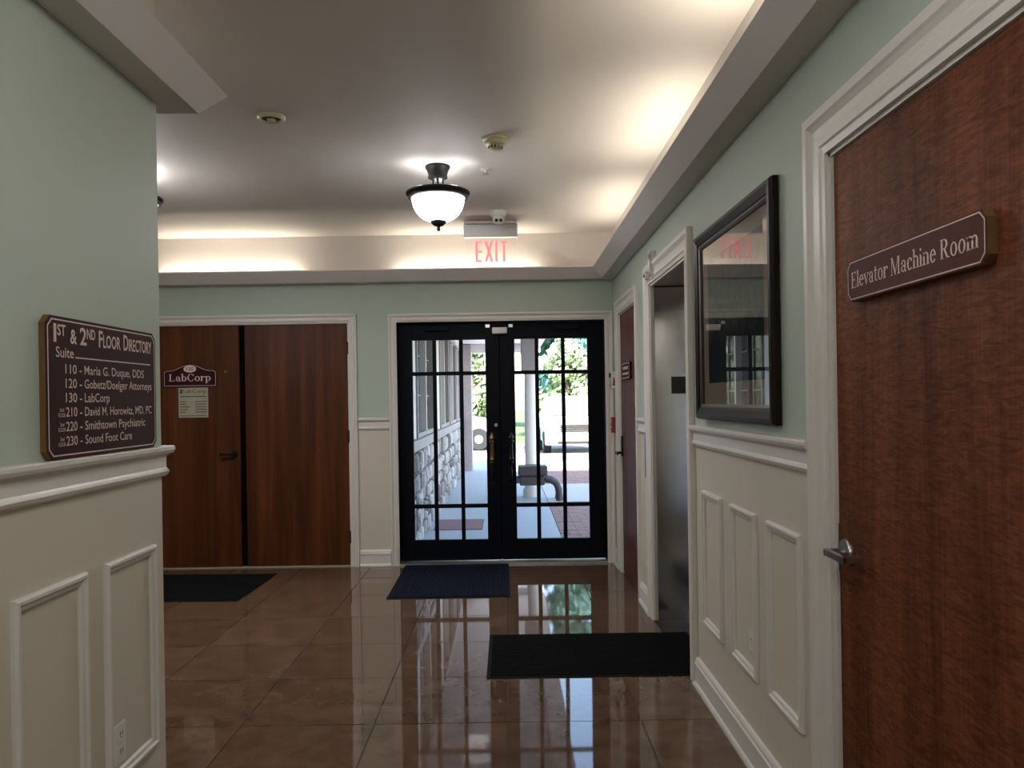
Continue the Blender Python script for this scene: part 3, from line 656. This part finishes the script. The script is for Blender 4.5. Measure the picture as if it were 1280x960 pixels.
# ------------------------------------------------------------------ framed picture
pw, ph = 1.08, .86
pr = empty('framed_picture', (XR, 3.28, 1.35), 'dark framed landscape print with tan mat behind reflecting glass', 'picture')
b = B((XR - .004, 3.82, 1.347), (0, -1, 0), (0, 0, 1), (-1, 0, 0))
FP = [(0, 0), (0, .020), (.008, .032), (.022, .034), (.048, .026), (.054, .020), (.066, .018), (.072, .012), (.072, 0)]
MB().sweep([(0, 0), (pw, 0), (pw, ph), (0, ph)], FP[:6] + [(.054, 0)], b, closed=True).build('frame', M['frame'], pr)
MB().sweep([(0, 0), (pw, 0), (pw, ph), (0, ph)], [(.054, 0), (.054, .021), (.060, .022), (.070, .017), (.070, 0)], b, closed=True).build('frame_lip', M['frame_lip'], pr)
MB().box(.05, .05, .001, pw - .05, ph - .05, .004, b=b).build('mat_board', M['mat_board'], pr)
MB().box(.155, .165, .004, pw - .155, ph - .135, .0048, b=b).build('print', M['print'], pr)
MB().add([b(.068, .068, .011), b(pw - .068, .068, .011), b(pw - .068, ph - .068, .011), b(.068, ph - .068, .011)], [(0, 1, 2, 3)]).build('glass', M['pic_glass'], pr, recalc=False)
pr.rotation_euler = (0, 0, math.radians(.5)); pr.location.x -= .004

# ------------------------------------------------------------------ ceiling things
def lamp(loc):
    r = empty('ceiling_lamp', loc)
    x, y, z = loc
    MB().lathe([(.078, 0), (.078, -.012), (.070, -.022), (.058, -.055), (.060, -.062), (.062, -.075), (.05, -.082)], loc, 28).build('canopy', M['lamp_bronze'], r, smooth=True)
    for k in range(3):
        a_ = math.radians(30 + 120 * k); c_, s_ = math.cos(a_), math.sin(a_)
        MB().tube([(x + c_ * q, y + s_ * q, z + h) for q, h in ((.035, -.07), (.036, -.10), (.045, -.125), (.068, -.145), (.09, -.158))], .006, 8).build('arm', M['lamp_bronze'], r, smooth=True)
    MB().tube([(x, y, z - .07), (x, y, z - .16)], .008, 8).build('stem', M['lamp_bronze'], r, smooth=True)
    MB().lathe([(.02, -.150), (.12, -.152), (.185, -.158), (.200, -.166), (.200, -.178), (.188, -.186), (.186, -.200), (.172, -.205), (.160, -.200), (.02, -.162)], loc, 40).build('rim', M['lamp_bronze'], r, smooth=True)
    bowl = []
    for k in range(13):
        t = k / 12 * math.pi / 2; bowl.append((.164 * math.cos(t) ** .8 if k < 12 else .01, -.196 - .152 * math.sin(t)))
    MB().lathe(bowl, loc, 40).build('bowl', M['bowl'], r, smooth=True)
    MB().lathe([(.046, -.338), (.050, -.345), (.046, -.356), (.030, -.372), (.010, -.378), (.009, -.388), (.012, -.394), (.008, -.404), (.002, -.408)], loc, 20).build('finial', M['lamp_bronze'], r, smooth=True)
    return r
L1 = lamp((-.413, 5.01, ZC)); tag(L1, 'bronze semi flush ceiling lamp with lit white glass bowl, before the glass doors', 'lamp', 'ceiling lamps')
L2 = copy_tree(L1, (-2.35, 5.01, ZC)); tag(L2, 'bronze ceiling lamp mostly hidden behind the left wall end', 'lamp', 'ceiling lamps')
L3 = copy_tree(L1, (-.15, 1.15, ZC)); tag(L3, 'unseen bronze ceiling lamp added to brighten the corridor by the elevator machine room door', 'lamp', 'ceiling lamps')  # added out of view to brighten the near door, walls and soffits
L4 = copy_tree(L1, (-.15, -1.5, ZC)); tag(L4, 'unseen bronze ceiling lamp added as fill light at the rear end of the corridor', 'lamp', 'ceiling lamps')  # added behind the camera as fill for the corridor
for x, y, p in ((-.413, 5.01, 1), (-2.35, 5.01, 1.7), (-.15, 1.15, .32), (-.15, -1.5, .9)):  # the last two entries light the added corridor lamps
    for k in range(3):
        a_ = math.radians(90 + 120 * k)
        l = bpy.data.lights.new('lamp_glow', 'POINT'); l.energy = LAMP_W * p * .16; l.shadow_soft_size = .03; l.color = LAMP_C
        o = bpy.data.objects.new('lamp_glow', l); COL.objects.link(o); o.location = (x + .12 * math.cos(a_), y + .12 * math.sin(a_), ZC - .128)
    l = bpy.data.lights.new('lamp_bulb', 'AREA'); l.shape = 'DISK'; l.size = .3; l.energy = LAMP_W * p * 1.2; l.color = LAMP_C
    o = bpy.data.objects.new('lamp_bulb', l); COL.objects.link(o); o.location = (x, y, ZC - .415)
def smoke(name, loc, label, big):
    r = empty(name, loc, label, 'smoke detector'); k = big
    MB().lathe([(.062 * k, 0), (.062 * k, -.012), (.054 * k, -.016), (.052 * k, -.030)], loc, 28).build('base', M['ivory'], r, smooth=True)
    MB().lathe([(.052 * k, -.028), (.050 * k, -.034), (.036 * k, -.042), (.034 * k, -.060), (.028 * k, -.064)], loc, 28).build('head', M['ivory'], r, smooth=True)
    g = MB()
    for i in range(12):
        a_ = i * math.pi / 6; c, s = math.cos(a_), math.sin(a_); g.box(-.005, .0335 * k, -.058, .005, .0365 * k, -.045, b=B(loc, (c, s, 0), (-s, c, 0), (0, 0, 1)))
    tag(g.build('vent_slot', M['slot'], r), kind='stuff')
    return r
s_ = smoke('smoke_detector', (-.045, 4.5, ZC), 'ivory smoke detector with slotted head above the ceiling lamp', 1.15)
MB().lathe([(.009, 0), (.007, -.006), (.001, -.008)], (-.118, 4.46, ZC - .004), 10).build('indicator', M['plastic'], s_)
r = empty('recessed_detector', (-1.187, 4.1, ZC), 'flat round ceiling sensor with dark recess, left of the smoke detector', 'sensor')
MB().lathe([(.072, 0), (.070, -.010), (.062, -.018), (.055, -.018), (.050, -.010), (.001, -.009)], (-1.187, 4.1, ZC), 28).build('ring', M['ivory'], r, smooth=True)
MB().lathe([(.050, -.0095), (.045, -.012), (.001, -.012)], (-1.187, 4.1, ZC), 24).build('recess', M['bronze'], r, smooth=True)
MB().box(-1.205, 4.085, ZC - .024, -1.169, 4.115, ZC - .010).build('sensor_head', M['ivory'], r)
r = empty('sprinkler_head', (-.115, 5.09, ZC), 'tiny chrome sprinkler head on the ceiling beside the lamp', 'sprinkler')
MB().lathe([(.035, 0), (.035, -.003), (.012, -.008), (.008, -.022)], (-.115, 5.09, ZC), 20).build('escutcheon', M['plastic'], r, smooth=True)
MB().lathe([(.022, -.034), (.022, -.036), (.004, -.037)], (-.115, 5.09, ZC), 12).build('deflector', M['chrome'], r)
q = MB()
for sx in (-.01, .01): q.tube([(-.115 + sx, 5.09, ZC - .02), (-.115 + sx * .4, 5.09, ZC - .034)], .002, 6)
q.build('yoke', M['chrome'], r)
# exit sign
ye = 6.6
r = empty('exit_sign', (-.115, ye, ZC), 'ceiling hung EXIT sign with red letters on clear panel under aluminium housing', 'sign')
MB().box(-.33, ye - .05, ZC - .022, .10, ye + .05, ZC - .0005).build('ceiling_plate', M['plastic'], r, bevel=.003)
MB().box(-.337, ye - .03, ZC - .128, .107, ye + .03, ZC - .022).build('housing', M['alu'], r, bevel=.004)
MB().box(-.32, ye - .003, ZC - .36, .09, ye + .003, ZC - .128).build('panel', M['exit_panel'], r)
bx = B((-.105, ye - .004, 0), (1, 0, 0), (0, 0, 1), (0, -1, 0))
def exit_letters(bx):
    q = MB(); z0, z1 = 2.59, 2.762; hh = z1 - z0; t = .017; wl = .052
    x = -.136
    for (p0, p1) in (((0, 0), (t, hh)),): q.box(x, z0, 0, x + t, z1, .001, b=bx)
    for z in (z0, z0 + hh / 2 - t * .4, z1 - t * .8): q.box(x, z, 0, x + wl, z + t * .8, .001, b=bx)
    x = -.062
    for a0, a1 in ((x, x + wl), (x + wl, x)): q.prism([(a0, z0), (a0 + t * 1.1, z0), (a1 + t * 1.1, z1), (a1, z1)], bx, 0, .001)
    x = .026; q.box(x, z0, 0, x + t, z1, .001, b=bx)
    x = .066; q.box(x + .023, z0, 0, x + .023 + t, z1, .001, b=bx); q.box(x, z1 - t * .8, 0, x + .06, z1, .001, b=bx)
    return q
exit_letters(bx).build('lettering', M['exit_red'], r)
# dome camera
yc = 6.22; xc = -.045
r = empty('security_camera', (xc, yc, ZC), 'white turret camera on the ceiling in front of the exit sign', 'camera')
MB().lathe([(.060, 0), (.060, -.02), (.052, -.045), (.045, -.05)], (xc, yc, ZC), 28).build('base', M['plastic'], r, smooth=True)
ball = [(.046 * math.sin(math.pi * k / 12) + 1e-4, .046 * math.cos(math.pi * k / 12)) for k in range(13)]
bl_ = MB().lathe(ball, (xc, yc - .012, ZC - .066), 24).build('turret', M['plastic'], r, smooth=True)
for dx in (-.017, .017): MB().lathe([(.013, 0), (.013, .006), (.004, .008)], (xc + dx, yc - .050, ZC - .082), 14, axis=(0, -1, -.35)).build('lens', M['slot'], bl_)

# ------------------------------------------------------------------ wall devices
def outlet(b, loc, label):
    r = empty('wall_outlet', loc, label, 'outlet')
    MB().box(-.036, -.058, .0005, .036, .058, .006, b=b).build('cover_plate', M['plastic'], r, bevel=.002)
    for z in (-.026, .026):
        s = MB().prism(ellipse(0, z, .017, .016, 14), b, .006, .0085).build('socket', M['plastic'], r)
        q = MB()
        for x in (-.007, .007): q.box(x - .0015, z - .002, .0085, x + .0015, z + .009, .0089, b=b)
        q.box(-.002, z - .010, .0085, .002, z - .006, .0089, b=b); q.build('slots', M['slot'], s)
    MB().lathe([(.003, 0), (.002, .001)], b(0, 0, .006), 8, axis=b(0, 0, 1) - b(0, 0, 0)).build('screw', M['chrome'], r)
outlet(right_basis(3.11, .475), (XR, 3.11, .475), 'white duplex outlet inside the middle moulded panel of the right wall')
outlet(left_basis(2.412, .435, XL + .012), (XL, 2.412, .435), 'white duplex outlet low on the left wall, over the panel moulding')
r = empty('fire_strobe', (XR, 6.925, 1.61), 'white fire alarm strobe with red mark in the far corner', 'alarm')
b = right_basis(6.925, 1.61)
MB().box(-.045, -.075, .0005, .045, .075, .045, b=b).build('body', M['plastic'], r, bevel=.006)
MB().box(-.02, .02, .045, .02, .06, .058, b=b).build('lens', M['slot'], r, bevel=.006)
q = MB(); q.prism([(-.035, -.055), (.03, -.055), (.0, .01)], b, .045, .0462); q.prism([(.008, -.05), (.036, -.05), (.026, .02), (.018, .02)], B((XR, 6.88, 1.61), (-1, 0, 0), (0, 0, 1), (0, -1, 0)), .0, .0012); q.build('red_mark', M['red'], r)
r = empty('pull_station', (XR, 6.925, 1.22), 'red fire alarm pull station below the strobe in the corner', 'alarm')
b = right_basis(6.925, 1.22)
MB().box(-.045, -.068, .0005, .045, .068, .045, b=b).build('body', M['red'], r, bevel=.006)
MB().box(-.032, -.03, .045, .032, -.008, .060, b=b).build('pull_bar', M['plastic'], r, bevel=.003)
MB().box(-.032, .025, .045, .032, .05, .0465, b=b).build('face_label', M['plastic'], r)
r = MB(); b = right_basis(5.334, 0)
pts = [(.003, .92), (.028, .925), (.027, 1.21), (.022, 1.225), (.004, 1.22)]
r.prism(pts, b, .0302, .0318); o = r.build('tape_strip', M['blue']); o.location = (0, 0, 0)
tag(o, 'blue masking tape strip stuck upright on the elevator casing', 'tape')

# ------------------------------------------------------------------ floor mats
def floor_mat(x0, y0, x1, y1, rot, m, label, along='x'):
    cx, cy = (x0 + x1) / 2, (y0 + y1) / 2; wx, wy = (x1 - x0) / 2, (y1 - y0) / 2
    r = empty('floor_mat', (0, 0, 0), label, 'mat', 'entrance mats'); z = .0005
    MB().box(-wx, -wy, z, wx, wy, .005).build('rubber_backing', M['rubber'], r)
    q = MB(); n = int((2 * wy if along == 'x' else 2 * wx) / .024)
    for k in range(n):
        if along == 'x':
            y = -wy + .022 + (2 * wy - .044) * k / n; h = (2 * wy - .044) / n
            q.prism([(y, .005), (y + h * .16, .0105), (y + h * .7, .0105), (y + h * .9, .005)], B((0, 0, 0), (0, 1, 0), (0, 0, 1), (1, 0, 0)), -wx + .02, wx - .02)
        else:
            y = -wx + .022 + (2 * wx - .044) * k / n; h = (2 * wx - .044) / n
            q.prism([(y, .005), (y + h * .16, .0105), (y + h * .7, .0105), (y + h * .9, .005)], B((0, 0, 0), (1, 0, 0), (0, 0, 1), (0, 1, 0)), -wy + .02, wy - .02)
    tag(q.build('ribbed_pile', m, r), kind='stuff')
    r.location = (cx, cy, .0); r.rotation_euler = (0, 0, rot)
floor_mat(-.915, 5.88, -.005, 7.06, .008, M['mat_blue'], 'blue black ribbed entrance mat before the glass doors', 'y')
floor_mat(-.13, 4.165, 1.085, 4.93, .0, M['mat_black'], 'black ribbed mat running into the elevator opening', 'x')
floor_mat(-3.22, 5.90, -1.99, 6.82, -.03, M['mat_black'], 'black ribbed mat before the double wooden doors', 'x')

# ================================================================== outside
ground = MB().box(-60, 7.3, -.5, 60, 120, -.16).build('ground', M['asphalt'])
tag(ground, 'sunlit asphalt parking lot beyond the walkway', 'ground', kind='structure')
XF = -.93
pf = MB().box(-6, 7.25, -.16, .55, 16.6, -.005).build('porch_floor', M['concrete']); tag(pf, 'pale concrete porch floor outside the glass doors', 'floor', kind='structure')
pv = MB().box(.55, 7.25, -.16, 12, 22, -.03).build('paving', M['mortar']); tag(pv, 'pink brick paving beside the porch', 'paving', kind='structure')
q = MB()
def pave(y0, y1, x0=.56, x1=3.6):
    y = y0; k = 0
    while y < y1 - .05:
        x = x0 - (.1 if k % 2 else 0)
        while x < x1:
            if x >= x0 - .001 or True:
                xa = max(x, x0); z = -.008 + random.uniform(-.003, .003); q.box(xa, y, -.03, x + .194, y + .094, z)
            x += .2
        y += .1; k += 1
pave(7.3, 11.35); pave(13.8, 16.7); pave(19.0, 21.6, .56, 4.2)
tag(q.build('brick', M['brick'], pv), kind='stuff')
for n_, (y0, y1) in enumerate(((11.38, 13.75), (16.72, 18.95))):
    o = MB().box(.56, y0, -.03, 12, y1, -.004).build('walkway', M['walk']); tag(o, ('pale concrete walkway crossing the brick paving behind the bench', 'pale concrete walkway strip nearer the parked cars')[n_], 'walkway', kind='structure')
o = MB().box(-6, 16.62, -.16, .55, 22, -.02).build('sidewalk', M['walk']); tag(o, 'sunlit pale concrete beyond the end of the porch', 'walkway', kind='structure')
o = MB().box(-9, YR - .2, 3.06, 9, 7.32, 8.0).build('wall_upper', M['ext_white']); tag(o, 'upper storey of the building above the lobby', 'wall', kind='structure')
# stone faced building side
we = MB(); ws = [(8.42, 10.35), (11.35, 12.95), (13.25, 14.75), (14.95, 16.1)]
we.box(XF - .25, 7.25, -.16, XF - .03, 16.5, .95)
ed = [7.25] + [v for p in ws for v in p] + [16.5]
for i in range(0, len(ed), 2): we.box(XF - .25, ed[i], .95, XF - .03, ed[i + 1], 2.6, 1)
we.box(XF - .25, 7.25, 2.5, XF - .03, 16.5, 3.4, 1)
we = we.build('wall_exterior', [M['mortar'], M['ext_white']]); tag(we, 'building side with ledge stone base and tall windows along the porch', 'wall', kind='structure')
MB().box(XF - .04, 7.26, .955, XF + .03, 16.5, 1.06).build('sill_band', M['sill'], we)
sm = []
for k in range(6):
    q = MB(); n = random.choice((6, 7, 8)); poly = []
    for i in range(n):
        t = 2 * math.pi * i / n + random.uniform(-.2, .2); poly.append((.5 * max(-1, min(1, 1.25 * math.cos(t))) * random.uniform(.9, 1), .5 * max(-1, min(1, 1.25 * math.sin(t))) * random.uniform(.9, 1)))
    inner = [(x * .72, y * .72) for x, y in poly]
    bs = B((0, 0, 0), (0, 1, 0), (0, 0, 1), (1, 0, 0)); vs = [bs(x, y, 0) for x, y in poly] + [bs(x, y, .7) for x, y in poly] + [bs(x, y, 1) for x, y in inner]
    fs = [(i, (i + 1) % n, n + (i + 1) % n, n + i) for i in range(n)] + [(n + i, n + (i + 1) % n, 2 * n + (i + 1) % n, 2 * n + i) for i in range(n)] + [tuple(range(2 * n, 3 * n))]
    q.add(vs, fs); o = q.build('stone', M['stone'], we); sm.append(o.data); bpy.data.objects.remove(o)
z = -.01
for hr in (.17, .21, .15, .20, .235):
    y = 7.3
    while y < 16.4:
        wy = random.uniform(.11, .30); wy = min(wy, 16.5 - y)
        parts = [(z, hr)] if random.random() < .85 else [(z, hr * .5), (z + hr * .5, hr * .5)]
        for zz, hh in parts:
            o = bpy.data.objects.new('stone', random.choice(sm)); COL.objects.link(o); o.parent = we
            o.location = (XF - .035, y + wy / 2, zz + hh / 2); o.scale = (random.uniform(.035, .095), wy * .93, hh * .92)
        y += wy
    z += hr
def ext_window(n, y0, y1):
    r = empty('window_%d' % n, (XF, (y0 + y1) / 2, 1.06), 'tall white framed porch window, %s' % ('nearest the glass doors', 'second from the glass doors', 'third from the glass doors', 'farthest along the porch')[n - 1], 'window', kind='structure')
    b = B((XF - .03, y0, 1.06), (0, 1, 0), (0, 0, 1), (1, 0, 0)); w_ = y1 - y0; h_ = 1.44; t = .05
    MB().sweep([(0, 0), (w_, 0), (w_, h_), (0, h_)], [(0, -.1), (0, .02), (t, .02), (t, -.1)], b, closed=True).build('frame', M['sill'], r)
    MB().box(w_ / 2 - .03, t, -.09, w_ / 2 + .03, h_ - t, .015, b=b).build('mullion', M['ext_white'], r)
    for s0 in (t, w_ / 2 + .03):
        s1 = s0 + w_ / 2 - t - .03
        MB().box(s0, t, -.07, s1, h_ - t, -.06, b=b).build('pane', M['exterior_glass'], r)
        for zz in (.45, .9): MB().box(s0, zz, -.06, s1, zz + .016, -.045, b=b).build('muntin', M['sill'], r)
        MB().box((s0 + s1) / 2 - .009, t, -.06, (s0 + s1) / 2 + .009, h_ - t, -.045, b=b).build('muntin', M['sill'], r)
for i, (y0, y1) in enumerate(ws): ext_window(i + 1, y0, y1)
o = MB().box(XF - .25, 16.5, -.16, -.74, 17.0, 2.6).build('stone_pier', M['pillar']); tag(o, 'brown stone pier at the far end of the porch building', 'pier', kind='structure')
pc = MB().box(XF - .25, 7.25, 2.62, .70, 16.9, 2.75); pc.box(XF - .25, 16.6, 2.44, .70, 16.85, 2.62, 1); pc.box(.45, 7.25, 2.50, .68, 16.85, 2.62, 1)
pc = pc.build('porch_ceiling', [M['ext_white'], M['ext_white']]); tag(pc, 'white porch ceiling and edge beam outside the doors', 'ceiling', kind='structure')
r = empty('porch_column', (.345, 12.0, 0), 'white round porch column with square capital, greyed as porch shade, behind the bench', 'column', kind='structure')
MB().lathe([(.13, -.005), (.13, .10), (.105, .14), (.095, .18), (.085, 1.85)], (.345, 12.0, 0), 24).build('shaft', M['ext_white'], r, smooth=True)
MB().box(.215, 11.87, 1.86, .475, 12.13, 2.50).build('capital', M['sill'], r, bevel=.01)  # grey block stands in for porch shade on the column top
# bench
r = empty('bench', (.44, 11.6, 0), 'dark outdoor bench with curved arm-like legs on the porch edge', 'bench')
MB().box(.14, 11.40, .36, .56, 11.78, .50).build('seat', M['bench'], r, bevel=.02)
MB().box(.16, 11.44, .22, .52, 11.74, .36).build('apron', M['bench'], r, bevel=.02)
for sgn, x in ((1, .53), (-1, .17)):
    for yy in (11.46, 11.72):
        MB().tube([(x, yy, .30), (x + sgn * .08, yy, .29), (x + sgn * .15, yy, .25), (x + sgn * .19, yy, .17), (x + sgn * .20, yy, .08), (x + sgn * .20, yy, .0)], [.04, .045, .05, .05, .045, .055], 10).build('leg', M['bench'], r, smooth=True)
o = MB().box(-.85, 9.0, -.0045, -.30, 9.75, .006).build('doormat', plain('faded_red_mat', (.30, .17, .19), .95)); tag(o, 'faded red mat lying on the concrete porch floor', 'mat')
# cars
def car(name, loc, rot, paint, label):
    r = empty(name, (0, 0, 0), label, 'car')
    side = [(-2.25, .35), (-2.3, .62), (-2.25, .95), (-1.25, 1.08), (-.55, 1.62), (-.2, 1.70), (1.5, 1.70), (1.95, 1.62), (2.25, 1.05), (2.3, .6), (2.25, .35)]
    q = MB(); n = len(side); rows = []
    for yy, k in ((-.93, .96), (-.86, 1.0), (.86, 1.0), (.93, .96)):
        row = []
        for x, z in side:
            ty = yy * (1 - .16 * max(0, z - 1.0) / .7); row.append((x * k, ty, .35 + (z - .35) * (k if k < 1 else 1)))
        rows.append(row)
    vs = [v for rw in rows for v in rw]; fs = [tuple(range(n)), tuple(range(3 * n, 4 * n))]
    for i in range(3): fs += [(i * n + e, i * n + (e + 1) % n, (i + 1) * n + (e + 1) % n, (i + 1) * n + e) for e in range(n)]
    q.add(vs, fs); body = q.build('body', paint, r, bevel=.03)
    def strip(pts, name, m): MB().add(pts, [tuple(range(len(pts)))]).build(name, m, r, recalc=False)
    strip([(-1.20, -.74, 1.13), (-1.20, .74, 1.13), (-.60, .68, 1.60), (-.60, -.68, 1.60)], 'windshield', M['car_glass'])
    for p in r.children:
        if p.name.startswith('windshield'): p.location = (-.035, 0, .03)
    for s in (-1, 1):
        q = MB()
        for x0, x1 in ((-.95, .15), (.22, 1.2), (1.27, 1.85)):
            xa = x0 + .38 if x0 < -.5 else x0
            q.add([(x0, s * .90, 1.12), (x1, s * .90, 1.12), (x1, s * .80, 1.56), (xa, s * .80, 1.56)], [(0, 1, 2, 3)])
        tag(q.build('side_window', M['car_glass'], r, recalc=False), kind='stuff')
        MB().box(-1.0, min(s * .93, s * 1.08), 1.08, -.85, max(s * .93, s * 1.08), 1.24).build('mirror', paint, r, bevel=.03)
        MB().box(-2.31, min(s * .58, s * .86), .80, -2.22, max(s * .58, s * .86), .93).build('headlight', M['lamp_glass'], r, bevel=.02)
        for x in (-1.42, 1.42):
            wv = MB().lathe([(.22, -.11), (.33, -.11), (.36, -.07), (.36, .07), (.33, .11), (.22, .11)], (x, s * .85, .36), 24, axis=(0, 1, 0)).build('wheel', M['tyre'], r, smooth=True)
            h = MB().lathe([(.22, -.10), (.22, .105), (.06, .115)], (x, s * .85, .36), 20, axis=(0, s, 0)).build('hub', M['alu'], wv, smooth=True)
    g = MB()
    for k in range(4): g.box(-2.33, -.52, .72 + .055 * k, -2.24, .52, .75 + .055 * k)
    tag(g.build('grille', M['slot'], r), kind='stuff')
    MB().box(-2.38, -.90, .40, -2.2, .90, .62).build('bumper', paint, r, bevel=.04)
    MB().box(-2.395, -.16, .50, -2.375, .16, .62).build('plate', M['paper'], r)
    MB().box(-2.385, -.6, .40, -2.37, .6, .47).build('intake', M['slot'], r)
    r.location = loc; r.rotation_euler = (0, 0, rot)
car('car', (1.95, 24.0, -.16), math.radians(90), M['car_white'], 'white parked sport utility car facing the glass doors')
car('car', (.42, 26.6, -.16), math.radians(180), M['car_silver'], 'silver parked car seen side on past the porch')
bpy.data.objects['car.001'].location = (-2.35, 26.6, -.16)
# lawn strip and trees
o = MB().box(-60, 30, -.17, 60, 120, -.10).build('lawn', M['lawn']); tag(o, 'green lawn behind the parked cars', 'lawn', kind='structure')
def tree(x, y, h, rad, low, m, label, n=2600, leafsize=.20):
    r = empty('tree', (x, y, -.1), label, 'tree', 'trees behind the parked cars')
    MB().tube([(x, y, -.1), (x + .1, y, h * .3), (x - .05, y + .1, h * .65)], [.22, .16, .07], 8).build('trunk', M['bark'], r, smooth=True)
    q = MB(); cl_ = []
    for k in range(26):
        t = random.random(); z = low + (h - low) * t; rr = rad * math.sin(math.pi * min(.95, max(.22, t * .8 + .15)))
        a_ = random.uniform(0, 6.28); q_ = rr * random.uniform(.35, .95); cl_.append((x + math.cos(a_) * q_, y + math.sin(a_) * q_ * .8, z, rad * random.uniform(.25, .42)))
    for k in range(n):
        cx, cy, cz, cr = random.choice(cl_); v = Vector((random.gauss(0, 1), random.gauss(0, 1), random.gauss(0, 1))).normalized() * cr * random.uniform(.6, 1.05); c = Vector((cx, cy, cz)) + v * 1
        if c.z < .1: continue
        nrm = (v.normalized() + Vector((random.gauss(0, .4), random.gauss(0, .4), random.gauss(0, .4)))).normalized(); a_ = nrm.orthogonal().normalized(); b_ = nrm.cross(a_); s = leafsize * random.uniform(.6, 1.3)
        q.add([c - a_ * s, c - b_ * s * .5, c + a_ * s, c + b_ * s * .5], [(0, 1, 2, 3)])
    tag(q.build('foliage', m, r, recalc=False), kind='stuff')
spots = [(-9.6, 33, 4.2, 1.45, .3), (-5.5, 33.4, 3.6, 1.45, .3), (-1.45, 33, 3.9, 1.45, .3), (2.55, 33.2, 3.5, 1.45, .3), (6.6, 33, 3.8, 1.45, .3), (10.6, 33.3, 4.2, 1.45, .3), (-13.4, 43, 11, 2.9, .5), (-5.2, 43.5, 12, 2.9, .5), (3.0, 43, 11.5, 2.9, .5), (11.2, 43, 11, 2.9, .5)]
kinds = {0: 'bright green', 1: 'dark blue green'}
place = ['far beyond the porch building', 'low, beyond the porch pier', 'low, right behind the silver car', 'low, right behind the white car', 'low, to the side of the white car', 'low, far to the side of the lot', 'deep beyond the porch building', 'tall, deep behind the silver car', 'tallest, deep behind the white car', 'deep at the side of the lot']
for i, (x, y, h, rd, lo) in enumerate(spots):
    k = 1 if y > 39 else 0
    tree(x, y, h, rd, lo, M['leaf2'] if k else M['leaf'], kinds[k] + ' leafy tree ' + place[i], 11000 if k else 3000, .30 if k else .15)
